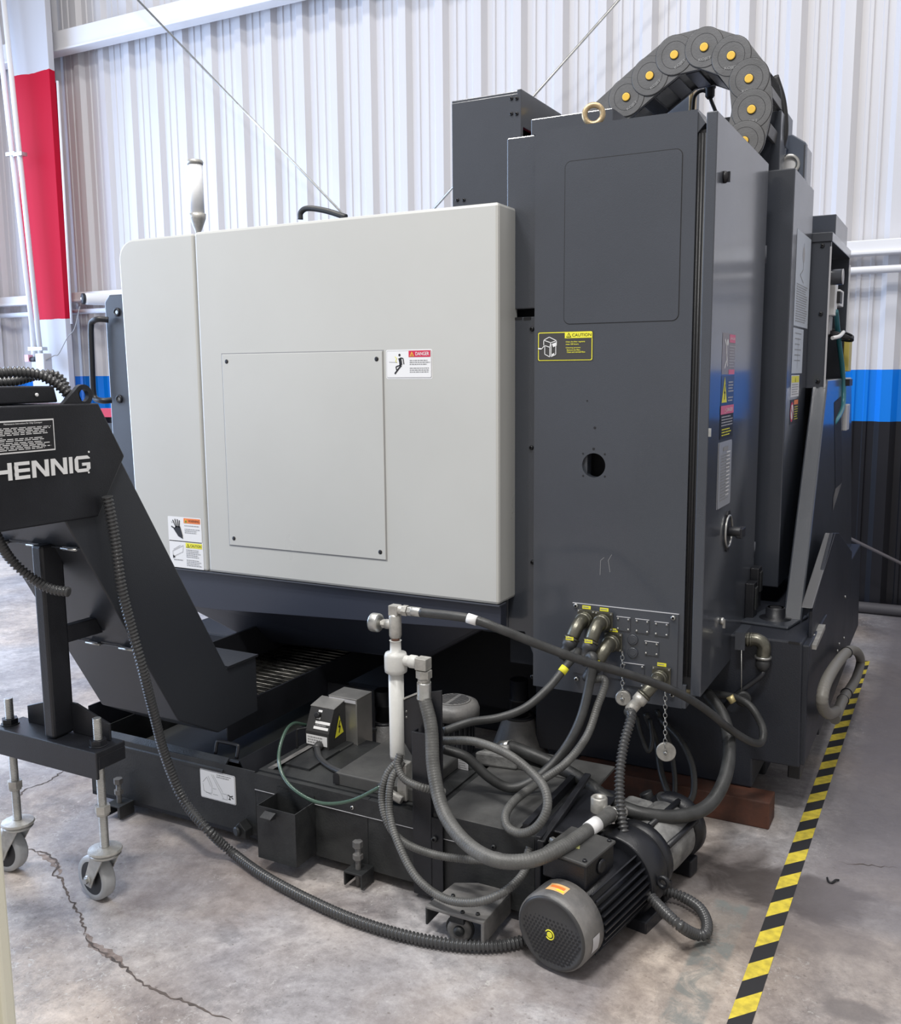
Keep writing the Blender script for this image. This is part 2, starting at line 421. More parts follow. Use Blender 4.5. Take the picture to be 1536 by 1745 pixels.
    # machine's shade right of the tape, painted into the floor colour
    rx = N('ShaderNodeMapRange'); L(sep.outputs[0], rx.inputs[0]); rx.inputs[1].default_value = -.44; rx.inputs[2].default_value = -.25; rx.inputs[4].default_value = .85
    ry = N('ShaderNodeMapRange'); L(sep.outputs[1], ry.inputs[0]); ry.inputs[1].default_value = 2.0; ry.inputs[2].default_value = 3.0
    rm = N('ShaderNodeMath'); rm.operation = 'MULTIPLY'; L(rx.outputs[0], rm.inputs[0]); L(ry.outputs[0], rm.inputs[1]); rx = rm
    col = mix(rx.outputs[0], col, (.165, .150, .158))
    L(col, b.inputs['Base Color'])
    rr = N('ShaderNodeMapRange'); L(noise(3, 6, .6), rr.inputs[0]); rr.inputs[3].default_value = .26; rr.inputs[4].default_value = .55; L(rr.outputs[0], b.inputs['Roughness'])
    bp = N('ShaderNodeBump'); bp.inputs['Strength'].default_value = .35; bp.inputs['Distance'].default_value = .004; L(noise(30, 8, .7), bp.inputs['Height']); L(bp.outputs['Normal'], b.inputs['Normal'])
    return M
b = MB(); b.add([(-16, -6, 0), (6, -6, 0), (6, 6.42, 0), (-16, 6.42, 0)], [(0, 1, 2, 3)], floor_mat())
b.box(-16, -6, -.1, 6, 6.42, -.012, GREYP)
floor = b.build('floor', kind='structure', origin=(0, 0, 0))
CRK = mat('crack_dark', (.05, .042, .038), .9, col2=(.13, .10, .085), vscale=30)
CHIP = mat('crack_chipped_edge', (.34, .28, .25), .9, bump=1., bscale=60, col2=(.16, .12, .10), vscale=40)
def crack(px, wd, m_=CRK, jit=.006, z=.0012):
    pts = [P(x, y, Z=0) for x, y in px]; path = resample(catmull(pts, 6), .012); b = MB(); vs = []
    for i, p in enumerate(path):
        t = (path[min(i + 1, len(path) - 1)] - path[max(0, i - 1)]).normalized(); n_ = Vector((-t.y, t.x, 0))
        c_ = p + n_ * random.uniform(-jit, jit); a = wd * random.uniform(.4, 1.3); e = min(1, i / 6, (len(path) - 1 - i) / 6) + .1
        vs += [c_ + n_ * a * e + Vector((0, 0, z)), c_ - n_ * a * e * random.uniform(.6, 1.2) + Vector((0, 0, z))]
    b.add(vs, [(2 * i, 2 * i + 1, 2 * i + 3, 2 * i + 2) for i in range(len(path) - 1)], m_); return b.build('crack', floor)
crack([(15, 1435), (45, 1446), (85, 1458), (98, 1478), (92, 1492), (108, 1500), (112, 1520), (130, 1548), (148, 1600)], .0035)
crack([(62, 1452), (90, 1472), (100, 1488), (88, 1496)], .010, CHIP, .006, .0008)
crack([(143, 1590), (165, 1615), (200, 1635), (217, 1645)], .013, CHIP, .006, .0008)
crack([(146, 1595), (170, 1622), (210, 1645), (240, 1672), (270, 1692), (330, 1712), (400, 1745)], .0035)
crack([(20, 1368), (45, 1345), (75, 1335), (118, 1308)], .0030)
crack([(1430, 1470), (1470, 1474), (1536, 1480)], .0018)

# back wall: ribbed steel sheet, painted white above, a blue band, black below
def wall_mat():
    M = bpy.data.materials.new('banded_wall_paint'); M.use_nodes = True; nt = M.node_tree; N = nt.nodes.new; L = nt.links.new
    b = nt.nodes['Principled BSDF']; tc = N('ShaderNodeTexCoord'); sep = N('ShaderNodeSeparateXYZ'); L(tc.outputs['Object'], sep.inputs[0])
    nz = N('ShaderNodeTexNoise'); nz.inputs['Scale'].default_value = 6; L(tc.outputs['Object'], nz.inputs['Vector'])
    zz = N('ShaderNodeMath'); zz.operation = 'MULTIPLY_ADD'; L(nz.outputs['Fac'], zz.inputs[0]); zz.inputs[1].default_value = .006; L(sep.outputs[2], zz.inputs[2])
    r = N('ShaderNodeValToRGB'); r.color_ramp.interpolation = 'CONSTANT'; e = r.color_ramp.elements
    dv = N('ShaderNodeMath'); dv.operation = 'DIVIDE'; L(zz.outputs[0], dv.inputs[0]); dv.inputs[1].default_value = 8.
    e[0].position = 0; e[0].color = (.012, .012, .016, 1)
    e[1].position = 1.184 / 8; e[1].color = (.0, .21, .78, 1)
    n = e.new(1.484 / 8); n.color = (.66, .655, .68, 1)
    L(dv.outputs[0], r.inputs['Fac'])
    st = N('ShaderNodeTexNoise'); st.inputs['Scale'].default_value = 1.; st.inputs['Detail'].default_value = 6
    mp = N('ShaderNodeMapping'); mp.inputs['Scale'].default_value = (9, 9, .5); L(tc.outputs['Object'], mp.inputs[0]); L(mp.outputs[0], st.inputs['Vector'])
    mr = N('ShaderNodeMapRange'); L(st.outputs['Fac'], mr.inputs[0]); mr.inputs[3].default_value = .90; mr.inputs[4].default_value = 1.05
    x = N('ShaderNodeMix'); x.data_type = 'RGBA'; x.blend_type = 'MULTIPLY'; x.inputs[0].default_value = 1; L(r.outputs['Color'], x.inputs[6]); L(mr.outputs[0], x.inputs[7])
    L(x.outputs[2], b.inputs['Base Color']); b.inputs['Roughness'].default_value = .38
    return M
prof = []
pitch = .305; xx = -16.0 + .034 + .305 * 25; k = 0
while xx < 6:
    prof += [(xx - .062, 0), (xx - .030, -.040), (xx + .030, -.040), (xx + .062, 0)]
    for q in (.115, .190): prof += [(xx + q - .016, 0), (xx + q - .009, -.008), (xx + q + .009, -.008), (xx + q + .016, 0)]
    xx += pitch
b = MB(); vs = [(x, 6.42 + y, z) for x, y in prof for z in (0, 8.)]
b.add(vs, [(2 * i, 2 * i + 2, 2 * i + 3, 2 * i + 1) for i in range(len(prof) - 1)], wall_mat())
wall = b.build('wall_back', kind='structure', origin=(0, 6.42, 0))
b = MB(); b.box(-8.5, 6.43, 0, 6, 6.50, 8, GREYP); b.build('backing', wall)
b = MB()
b.box(-8.5, 5.98, 0, -8.35, 6.36, 8, WALLW); b.box(-8.5, -6, 4.6, -8.35, 5.98, 8, WALLW)
b.build('wall_left', kind='structure')
b = MB(); b.box(-8.36, 5.86, 0, -8.18, 6.0, 4.6, WALLW); b.box(-8.36, -6, 4.45, -8.18, 5.86, 4.6, WALLW); d1 = b.build('door_1', kind='structure')
# beams (girts)
def zbeam(name, z0, z1, y):
    b = MB()
    b.prism([(y, z0), (y + .012, z0 + .0), (y + .012, z1 - .02), (6.36, z1 - .02), (6.36, z1), (y, z1)], 'X', -8.35, 6, WALLW)
    b.box(-8.35, y - .03, z0 - .006, 6, y + .10, z0 + .012, WALLW); return b.build(name, kind='structure', bevel=.004)
zbeam('trim_1', 4.30, 4.47, 6.22)
b = MB(); b.box(-8.35, 6.26, 2.165, 6, 6.36, 2.25, WALLW); b.box(-8.35, 6.24, 2.165, 6, 6.27, 2.185, WALLW); b.build('trim_2', kind='structure', bevel=.006)
b = MB(); b.tube([(-8.35, 6.24, 2.075), (6, 6.24, 2.075)], .022, WALLW, raw=True); b.build('trim_3', kind='structure')
b = MB(); b.tube([(-8, 6.33, .035), (6, 6.33, .035)], .035, mat('grey_skirting', (.08, .075, .08), .6), raw=True, n=10); b.build('baseboard_back', kind='structure')
# column with the red painted band
def col_mat():
    M = bpy.data.materials.new('column_paint'); M.use_nodes = True; nt = M.node_tree; N = nt.nodes.new; L = nt.links.new
    b = nt.nodes['Principled BSDF']; tc = N('ShaderNodeTexCoord'); sep = N('ShaderNodeSeparateXYZ'); L(tc.outputs['Object'], sep.inputs[0])
    nz = N('ShaderNodeTexNoise'); nz.inputs['Scale'].default_value = 3; nz.inputs['Detail'].default_value = 5; L(tc.outputs['Object'], nz.inputs['Vector'])
    zz = N('ShaderNodeMath'); zz.operation = 'MULTIPLY_ADD'; L(nz.outputs['Fac'], zz.inputs[0]); zz.inputs[1].default_value = .05; L(sep.outputs[2], zz.inputs[2])
    dv = N('ShaderNodeMath'); dv.operation = 'DIVIDE'; L(zz.outputs[0], dv.inputs[0]); dv.inputs[1].default_value = 8.
    r = N('ShaderNodeValToRGB'); r.color_ramp.interpolation = 'CONSTANT'; e = r.color_ramp.elements
    e[0].position = 0; e[0].color = (.52, .52, .55, 1); e[1].position = 2.02 / 8; e[1].color = (.46, .004, .025, 1); n = e.new(4.10 / 8); n.color = (.52, .52, .55, 1)
    L(dv.outputs[0], r.inputs['Fac']); L(r.outputs['Color'], b.inputs['Base Color']); b.inputs['Roughness'].default_value = .55; b.inputs['Specular IOR Level'].default_value = .12
    return M
CM = col_mat(); b = MB()
b.box(-7.55, 6.04, 0, -7.07, 6.10, 8, CM); b.box(-7.40, 6.10, 0, -7.36, 6.36, 8, CM)
b.build('steel_column', label='grey steel column with a broad red painted band', kind='structure', origin=(-7.31, 6.2, 0), bevel=.004)
b = MB(); b.tube([P(98, 138, Y=6.0), P(122, 552, Y=6.0)], .010, WALLW, raw=True)
b.build('conduit', label='thin pale pipe on the right edge of the red column', cat='pipe')
for dx, lab in ((0, 'white pipe leaning across the red column, right one of the pair'), (-15, 'white pipe leaning past the red column, left one of the pair')):
    b = MB(); p0 = P(6 + dx, 0, Y=5.9); p1 = P(70 + dx * .6, 612, Y=5.9); dd = (p1 - p0)
    b.tube([p0 - dd * .4, p1 + dd * (.0 if dx else .0)], .022, WALLW, raw=True, n=12)
    for t in (.42, .97):
        q = p0 + dd * t; b.box(q.x - .05, q.y - .03, q.z - .015, q.x + .06, q.y + .03, q.z + .015, STEEL)
    b.build('conduit', label=lab, cat='pipe')
q = P(73, 612, Y=5.88)
jb = thing('junction_box', 'small grey switch box at the foot of the white pipes', 'box', (q.x, q.y, q.z - .1))
b = MB(); b.box(q.x - .05, q.y - .04, q.z - .11, q.x + .06, q.y + .05, q.z + .05, PGL); b.build('body', jb, bevel=.008)
b = MB(); b.cyl((q.x - .16, q.y, q.z), (q.x - .05, q.y, q.z), .022, PK); b.box(q.x - .2, q.y - .03, q.z - .02, q.x - .15, q.y + .03, q.z + .04, mat('pink_tag', (.7, .35, .45), .5)); b.build('toggle', jb)
# security camera on the beam
q = P(140, 509, Y=5.98)
sc_ = thing('security_camera', 'white bullet camera with black face on the wall beam by the red column', 'camera', (q.x, q.y, q.z - .06))
b = MB(); e_ = q + Vector((.13, .26, 0)); b.lathe([(.045, 0), (.05, .02), (.05, .24), (.042, .27)], q + Vector((.01, .02, 0)), e_ - q, PW, 18); b.build('body', sc_)
b = MB(); b.lathe([(.03, -.006), (.047, 0), (.047, .02)], q, e_ - q, PK, 18); b.cyl(q + Vector((-.008, -.004, 0)), q, .012, PW); b.build('lens_face', sc_)
b = MB(); b.cyl(q + Vector((.10, .20, 0)), q + Vector((.12, .28, -.09)), .014, PW); b.build('bracket', sc_)
b = MB(); b.tube([P(136, 522, Y=6.04), P(127, 560, Y=6.0), P(115, 575, Y=5.98), P(100, 603, Y=5.95), P(92, 606, Y=5.93), P(78, 614, Y=5.86)], .004, PG, n=6)
b.build('camera_cord', label='thin grey cord hanging from the white camera to the switch box', cat='cord')
# X-bracing rods in front of the wall
for a, c_, lab in (((235, 0), (585, 365), 'thin steel brace rod sloping down behind the light grey panel'), ((1055, 0), (745, 350), 'thin steel brace rod rising to the right behind the cabinet')):
    p0 = P(*a, Y=6.12); p1 = P(*c_, Y=6.12); dd = p1 - p0; b = MB(); b.tube([p0 - dd * .25, p1 + dd * .35], .009, STEEL, raw=True, n=8)
    b.build('brace_rod', label=lab, cat='rod')
p0 = P(1440, 913, Y=6.1); p1 = P(1540, 962, Y=6.1); dd = p1 - p0
b = MB(); b.tube([p0 - dd * 2.4, p1 + dd * 1.2], .010, mat('dark_rod', (.13, .12, .13), .5), raw=True, n=8); b.build('brace_rod', label='dark thin rod sloping down across the black wall base at right', cat='rod')
# hazard tape
def tape_mat():
    M = bpy.data.materials.new('hazard_tape'); M.use_nodes = True; nt = M.node_tree; N = nt.nodes.new; L = nt.links.new
    b = nt.nodes['Principled BSDF']; tc = N('ShaderNodeTexCoord'); sep = N('ShaderNodeSeparateXYZ'); L(tc.outputs['Object'], sep.inputs[0])
    a = N('ShaderNodeMath'); a.operation = 'MULTIPLY_ADD'; L(sep.outputs[0], a.inputs[0]); a.inputs[1].default_value = -1.17; L(sep.outputs[1], a.inputs[2])
    a2 = N('ShaderNodeMath'); a2.operation = 'ADD'; L(a.outputs[0], a2.inputs[0]); a2.inputs[1].default_value = -2.130 + TP * 40; a = a2
    d = N('ShaderNodeMath'); d.operation = 'DIVIDE'; L(a.outputs[0], d.inputs[0]); d.inputs[1].default_value = TP
    f = N('ShaderNodeMath'); f.operation = 'FRACT'; L(d.outputs[0], f.inputs[0])
    g = N('ShaderNodeMath'); g.operation = 'GREATER_THAN'; L(f.outputs[0], g.inputs[0]); g.inputs[1].default_value = .5
    nz = N('ShaderNodeTexNoise'); nz.inputs['Scale'].default_value = 40; nz.inputs['Detail'].default_value = 6; L(tc.outputs['Object'], nz.inputs['Vector'])
    r = N('ShaderNodeValToRGB'); r.color_ramp.elements[0].position = .35; r.color_ramp.elements[1].position = .6; r.color_ramp.elements[0].color = (.50, .40, .05, 1); r.color_ramp.elements[1].color = (.72, .58, .06, 1)
    L(nz.outputs['Fac'], r.inputs['Fac'])
    x = N('ShaderNodeMix'); x.data_type = 'RGBA'; L(g.outputs[0], x.inputs[0]); L(r.outputs['Color'], x.inputs[6]); x.inputs[7].default_value = (.022, .022, .024, 1)
    L(x.outputs[2], b.inputs['Base Color']); b.inputs['Roughness'].default_value = .55
    return M
TP = .159
b = MB(); b.add([(-.397, .6, .0015), (-.345, .6, .0015), (-.345, 5.26, .0015), (-.397, 5.26, .0015)], [(0, 1, 2, 3)], tape_mat())
b.build('hazard_tape', label='yellow and black striped hazard tape stuck along the floor', cat='tape', origin=(-.374, 0, 0))
# cream upright at the frame's left edge
b = MB(); b.box(-1.50, .73, 0, -1.0525, .748, 1.25, CREAM); b.box(-1.5, .70, 0, -1.065, .7295, 1.25, CREAM)
b.build('cream_panel', label='cream painted upright panel at the lower left edge, close to the viewer', cat='panel', bevel=.004)

# ================================================================== MACHINING CENTRE
mc = thing('machining_center', 'large light grey and charcoal milling machine filling the middle of the hall', 'machine', (-1.9, 3.6, 0))
YP = 2.75
# light grey side sheet: left piece with rounded top corner, seam, right piece
def arc(cx, cz, r, a0, a1, n=6): return [(cx + r * math.cos(R_(a0 + (a1 - a0) * k / n)), cz + r * math.sin(R_(a0 + (a1 - a0) * k / n))) for k in range(n + 1)]
XL = P(211, 600, Y=YP).x; XS = P(334, 500, Y=YP).x; XR = P(850, 600, Y=YP).x; ZT = 2.012; ZB = .752
b = MB(); b.prism([(XL + .02, ZB)] + [(XS - .003, ZB), (XS - .003, ZT)] + arc(XL + .075, ZT - .075, .075, 90, 180), 'Y', YP, YP + .1, WHITE)
b.build('corner_panel', mc, bevel=.008, bang=40)
b = MB(); b.box(XS + .003, YP, ZB, XR, YP + .15, ZT + .004, WHITE); b.build('side_panel', mc, bevel=.010)
b = MB(); b.box(XS - .01, YP + .01, ZB, XS + .01, YP + .05, ZT - .01, PG); b.build('seam_strip', mc)
# access cover
A0 = P(379, 604, Y=YP); A1 = P(660, 952, Y=YP); x0, x1, z0, z1 = A0.x, A1.x - .003, .892, 1.592
z1 = P(517, 601, Y=YP).z; z0 = P(526, 941, Y=YP).z
b = MB()
b.box(x0 - .004, YP - .0008, z0 - .004, x1 + .004, YP + .01, z1 + .004, PG)
b.build('cover_joint', mc, 'dark joint line around the access cover')
b = MB(); b.box(x0, YP - .0035, z0, x1, YP + .01, z1, WHITE); ac = b.build('access_cover', mc, bevel=.0015)
def rhole(b): b.lathe([(.0078, 0), (.0078, .0012), (.004, .0020)], (0, 0, 0), (0, 0, 1), PK, 12)
for x in (x0 + .022, x1 - .022):
    for z in (z0 + .026, z1 - .026): stamp('rivet', rhole, 'rivet', ac, (x, YP - .0034, z), (0, -1, 0))
# warning labels on the light panel
O = P(659, 646, Y=YP); O2 = P(737, 599, Y=YP); W = O2.x - O.x; H = .096
O = Vector((O.x, YP, O.z))
d = Decal(O, *FX); d.rrect(0, 0, W, H, .006, PW); d.rrect(.003, .004, W - .003, H - .004, .004, PG, 1); d.rrect(.004, .005, W - .004, H - .005, .004, PW, 2)
d.rect(W * .5, H * .74, W - .006, H * .955, RED, 3); d.tri(W * .57, H * .77, H * .15, YEL, RED, 4); d.text('DANGER', W * .65, H * .79, W * .94, H * .91, PW, 4, .01)
d.lines(W * .52, W * .96, H * .64, 3, H * .065, H * .03, PG, 3); d.lines(W * .52, W * .96, H * .38, 3, H * .065, H * .03, PG, 3)
px = lambda u, v: (W * (u - 130) / 1220, H * (960 - v) / 800)
for pts, wd in (([(500, 390), (520, 470), (530, 580)], .011), ([(520, 385), (590, 400), (612, 560)], .0035), ([(530, 580), (400, 625), (415, 720)], .004), ([(545, 590), (460, 690), (365, 820)], .0055)):
    d.line([px(*q) for q in pts], wd, PK, 3)
d.circ(*px(497, 308), .0042, PK, 3); d.line([px(215, 495), px(430, 505)], .0012, PG, 3); d.line([px(370, 350), px(425, 400), px(390, 470), px(430, 515)], .002, YEL, 3)
d.build('danger_label', mc, 'white danger label with red header and falling figure')
O = P(290, 920, Y=YP); W = P(346, 880, Y=YP).x - O.x - .004; H = .098
d = Decal((O.x - .006, YP, P(318, 924, Y=YP).z), *FX); d.rrect(0, 0, W, H, .004, PW); d.rect(.002, .003, W - .002, .0036, PG, 1)
d.rect(W * .48, H * .76, W * .97, H * .96, ORANGE, 1); d.tri(W * .55, H * .79, H * .14, YEL, PK, 2); d.text('WARNING', W * .62, H * .81, W * .95, H * .91, PK, 2)
d.lines(W * .5, W * .95, H * .68, 1, H * .07, H * .025, PG, 2); d.lines(W * .5, W * .95, H * .54, 3, H * .07, H * .025, PG, 2)
for q in ([(.20, .52), (.10, .60)], [(.25, .56), (.15, .86)], [(.27, .58), (.22, .90)], [(.31, .58), (.29, .90)], [(.34, .56), (.35, .86)]): d.line([(W * a, H * c) for a, c in q], .0045, PK, 2)
d.poly([(W * .17, H * .50), (W * .30, H * .22), (W * .44, H * .12), (W * .43, H * .28), (W * .37, H * .62), (W * .24, H * .62)], PK, 2)
d.line([(W * .1, H * .80), (W * .15, H * .76), (W * .11, H * .74)], .0012, PG, 2)
d.build('warning_label', mc, 'white warning label with orange header and hand symbol')
O2 = P(318, 968, Y=YP); H2 = .106; W = W + .002
d = Decal((O.x - .004, YP, O2.z), *FX); d.rrect(0, 0, W, H2, .004, PW)
d.rect(W * .49, H2 * .76, W * .97, H2 * .95, YEL, 1); d.tri(W * .56, H2 * .78, H2 * .14, PK, YEL, 2); d.text('CAUTION', W * .63, H2 * .80, W * .95, H2 * .90, PK, 2)
d.lines(W * .5, W * .95, H2 * .70, 5, H2 * .065, H2 * .024, PG, 2); d.lines(W * .5, W * .95, H2 * .32, 4, H2 * .065, H2 * .024, PG, 2); d.lines(W * .12, W * .4, H2 * .3, 1, .01, H2 * .03, PG, 2)
for q in ([(.1, .6), (.42, .84)], [(.12, .66), (.34, .84)], [(.1, .6), (.1, .38), (.4, .6), (.42, .84)]): d.line([(W * a, H2 * c) for a, c in q], .0014, PG, 2)
d.poly([(W * .1, H2 * .47), (W * .17, H2 * .38), (W * .1, H2 * .33)], PK, 2)
d.build('caution_label', mc, 'white caution label with yellow header')
# skirt under the panel
b = MB(); b.prism([(XL + .02, ZB - .002), (XR, ZB - .002), (XR, .662), (XL + .4, .60), (XL + .05, .60)], 'Y', YP + .015, YP + .06, SKIRT)
b.box(XL + .02, YP - .001, ZB - .007, XR + .002, YP + .05, ZB - .001, mat('edge_dark', (.05, .055, .07), .3)); b.build('skirt_panel', mc, bevel=.002)
# sloping chip pan below the skirt, tapering to the conveyor
b = MB()
b.hexa([(-2.82, YP + .05, .62), (-1.35, YP + .05, .66), (-1.75, 3.05, .42), (-2.55, 3.02, .40), (-2.82, 3.6, .62), (-1.35, 3.6, .66), (-1.75, 3.5, .42), (-2.55, 3.5, .40)][0:4] +
       [(-2.82, 3.6, .62), (-1.35, 3.6, .66), (-1.75, 3.5, .42), (-2.55, 3.5, .40)], SKIRT)
b.build('chip_pan', mc, bevel=.02)
# cell body behind the panel, roof
b = MB(); b.box(XL + .08, YP + .12, .62, XR - .02, 3.9, ZT - .03, CHAR); b.build('enclosure', mc, bevel=.01)
# bed and pedestal
b = MB()
b.box(-2.6, 3.35, .16, -1.3, 4.9, .66, VOID); b.box(-2.4, 3.5, 0, -1.5, 4.7, .16, VOID)
b.box(-1.33, 3.5, .02, -.56, 4.9, .16, VOID)
b.box(-3.3, 3.36, .05, -2.601, 4.6, .29, VOID)  # left block added dark, covers the bright floor behind the conveyor
b.build('bed', mc, bevel=.01)
b = MB()
b.prism([(-1.35, .095), (-.555, .095), (-.555, .195), (-.405, .195), (-.413, .622), (-1.35, .622)], 'Y', 3.20, 5.2, BASEM)
b.build('base_casting', mc, bevel=.006)
q = P(1297, 1096, Y=3.195); q = P(1352, 1096, Y=3.199)
b = MB(); b.box(q.x - .015, 3.1985, q.z - .003, q.x + .02, 3.21, q.z + .004, PK); b.build('slot', mc)
# support rib and tapered column at the right
b = MB()
xr = lambda z: -.441 - (1.428 - z) * .049
b.hexa([(-.515, 3.45, .615), (-.452, 3.45, .615), (-.492, 4.215, 1.46), (-.55, 4.215, 1.46), (-.515, 5.15, .615), (-.452, 5.15, .615), (-.492, 5.15, 1.46), (-.55, 5.15, 1.46)], CHARM)
b.build('column_rib', mc, bevel=.006)
b = MB(); b.box(-1.0, 4.93, .60, -.53, 5.25, 2.0, CHAR); b.box(-.95, 4.25, .62, -.62, 4.90, 2.1, CHAR); b.build('column_casting', mc, bevel=.01)
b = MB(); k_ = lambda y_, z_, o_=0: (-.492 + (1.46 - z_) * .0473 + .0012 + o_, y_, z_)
b.add([k_(4.42, 1.36), k_(4.46, .97), k_(4.72, .99), k_(4.68, 1.38)], [(0, 1, 2, 3)], VOID)  # flat dark quad paints the pocket's shade onto the casting side
b.add([k_(4.36, .90, .0005), k_(4.70, .985, .0005), k_(4.46, .985, .0005), k_(4.37, .955, .0005)], [(0, 1, 2, 3)], MOTG); b.build('painted_pocket', mc, bevel=.003)  # paler quad paints the lit lower face of the pocket
b = MB()
for px_, py_ in ((1310, 1052), (1330, 1050)):
    pass
q = P(1322, 1048, Y=3.45)
b.lathe([(.055, 0), (.055, .012), (.034, .014), (.034, .045), (.028, .05)], (q.x, 3.45, .622), (0, 0, 1), BLACK, 20, capb=False); b.lathe([(.02, .05), (.018, .02)], (q.x, 3.45, .622), (0, 0, 1), PK, 20)
b.build('levelling_bolt', mc, bevel=0)
b = MB(); b.prism([(q.x - .11, 3.36), (q.x + .06, 3.34), (q.x + .10, 3.54), (q.x - .06, 3.58)], 'Z', .621, .632, CHARM); b.build('bolt_pad', mc, bevel=.006)
# side guard sheet at the right with sloping top flange
b = MB(); X_ = -.40
poly = [(3.40, .655), (3.84, .885), (4.02, .86), (4.50, .70), (4.50, .40), (4.58, .36), (4.58, .10), (3.62, .10), (3.62, .30), (3.40, .30)]
b.prism([(3.32, .70), (3.80, .893), (4.02, .86), (4.60, .685), (4.60, .17), (3.66, .15), (3.66, .40), (3.32, .55)], 'X', X_ - .012, X_, BASEM)
b.build('side_guard', mc, bevel=.002)
b = MB(); p0 = P(1384, 1037, X=X_); p1 = P(1423, 909, X=X_)
b.hexa([(X_ - .035, p0.y, p0.z), (X_ + .001, p0.y, p0.z), (X_ + .001, p1.y, p1.z), (X_ - .035, p1.y, p1.z), (X_ - .035, p0.y + .02, p0.z - .004), (X_ + .001, p0.y + .02, p0.z - .004), (X_ + .001, p1.y + .02, p1.z - .004), (X_ - .035, p1.y + .02, p1.z - .004)], mat('bright_edge_flange', (.16, .16, .165), .35, metal=.3))
b.build('guard_flange', mc, 'light grey sloping flange', bevel=.003)
b = MB(); b.box(-.425, 3.215, .20, -.392, 3.68, .61, BASEM); b.box(-.45, 3.26, .13, -.41, 3.5, .194, BLACK); b.build('corner_guard', mc, bevel=.004)
b = MB(); b.prism([(3.27, .585), (3.50, .60), (3.50, .615), (3.27, .60)], 'X', -.43, -.378, GALV); b.build('guard_lip', mc, 'pale metal lip')
for px_, py_ in ((1387, 1083), (1404, 1082), (1387, 1113), (1438, 1087), (1430, 1097), (1427, 1109), (1440, 1017), (1415, 1136)):
    screw(mc, P(px_, py_, X=-.3995), (1, 0, 0), .006, STEEL)
# filler sheets left of the cabinet
b = MB(); b.prism([(XR - .05, 1.675), (-1.196, 1.675), (-1.196, .50), (XR + .035, .635), (XR - .05, .635)], 'Y', 2.875, 2.90, CHARM); fl = b.build('filler_panel', mc, 'lower charcoal filler sheet', bevel=.003)
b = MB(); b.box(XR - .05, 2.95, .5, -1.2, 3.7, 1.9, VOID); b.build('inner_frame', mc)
q0 = P(865, 236, Y=2.88); b = MB(); b.box(q0.x, 2.875, 1.70, -1.199, 3.3, q0.z, CHARM); b.build('filler_panel', mc, 'upper charcoal filler box', bevel=.004)
for x_ in (871, 885, 900):
    q = P(x_, 543, Y=2.88); b = MB(); b.box(q.x - .012, 2.873, q.z - .004, q.x + .012, 2.88, q.z + .004, PK); b.build('vent_slot', mc)
for px_, py_ in ((907, 561), (906, 763), (908, 958), (908, 1153)): screw(mc, P(px_, py_, Y=2.875), r=.0075, m_=BLACK)
# roof unit at the back left: box with screws and a red inside
b = MB(); b.box(-1.633, 3.10, 1.95, -1.370, 3.12, 2.427, CHARM); b.box(-1.385, 3.10, 2.32, -1.370, 3.47, 2.44, CHARM); b.box(-1.633, 3.10, 2.425, -1.37, 3.47, 2.435, CHARM)
b.box(-1.633, 3.11, 1.95, -1.62, 3.47, 2.43, CHARM); b.box(-1.633, 3.45, 1.95, -1.37, 3.47, 2.43, CHARM)
vb = b.build('roof_housing', mc, bevel=.002)
b = MB(); b.box(-1.60, 3.14, 2.0, -1.40, 3.42, 2.30, RED); b.build('red_motor_cover', mc, 'red cover inside the roof housing')
for px_, py_ in ((872, 168), (881, 168), (872, 194), (881, 194), (780, 341), (791, 341)): screw(mc, P(px_, py_, Y=3.10), r=.006, m_=BLACK)
b = MB(); q0 = P(905, 210, Y=3.0); q1 = P(1045, 194, Y=3.0); b.box(q0.x, 3.0, 2.0, q1.x, 3.5, q0.z + .012, CHARM); b.build('top_housing', mc, bevel=.003)
# front door post with grommets seen past the left end, and its tube handle
YF = 3.1; q0 = P(177, 503, Y=YF); z1 = q0.z
b = MB(); xa = q0.x; xb = xa + .25
b.prism([(xb, .75), (xa + .03, .75), (xa, 1.0)] + [(xa, z1 - .03), (xa + .03, z1), (xb, z1)], 'Y', YF, YF + .03, CHAR); b.build('door_post', mc, bevel=.006)
for py_, xx_ in ((532, 200), (680, 204)): stamp('grommet', lambda b: (b.torus((0, 0, .004), (0, 0, 1), .014, .005, BLACK, 16, 8), b.cyl((0, 0, 0), (0, 0, .005), .008, STEEL)), 'grommet', mc, P(xx_, py_, Y=YF), (0, -1, 0))
b = MB(); a = [P(185, 545, Y=YF - .02), P(168, 544, Y=YF - .05), P(158, 548, Y=YF - .05), P(155, 560, Y=YF - .05), P(157, 620, Y=YF - .05), P(159, 665, Y=YF - .05), P(163, 679, Y=YF - .05), P(175, 683, Y=YF - .05), P(190, 682, Y=YF - .02)]
b.tube(a, .013, BLACK); b.build('door_handle', mc, 'black tubular handle')
b = MB(); q0 = P(172, 700, Y=3.3); b.box(q0.x - .02, 3.3, q0.z - .03, q0.x + .12, 3.35, q0.z + .01, RED); b.box(q0.x - .02, 3.3, q0.z - .12, q0.x + .12, 3.33, q0.z - .06, BLACK); b.build('red_sill', mc, 'red strip low on the front')
b = MB(); b.tube([P(512, 374, Y=3.15), P(513, 362, Y=3.15), P(525, 355, Y=3.15), P(555, 359, Y=3.15), P(590, 370, Y=3.15)], .011, RUB)
b.build('roof_hose', label='short black hose arching over the top of the light grey panel', cat='hose')
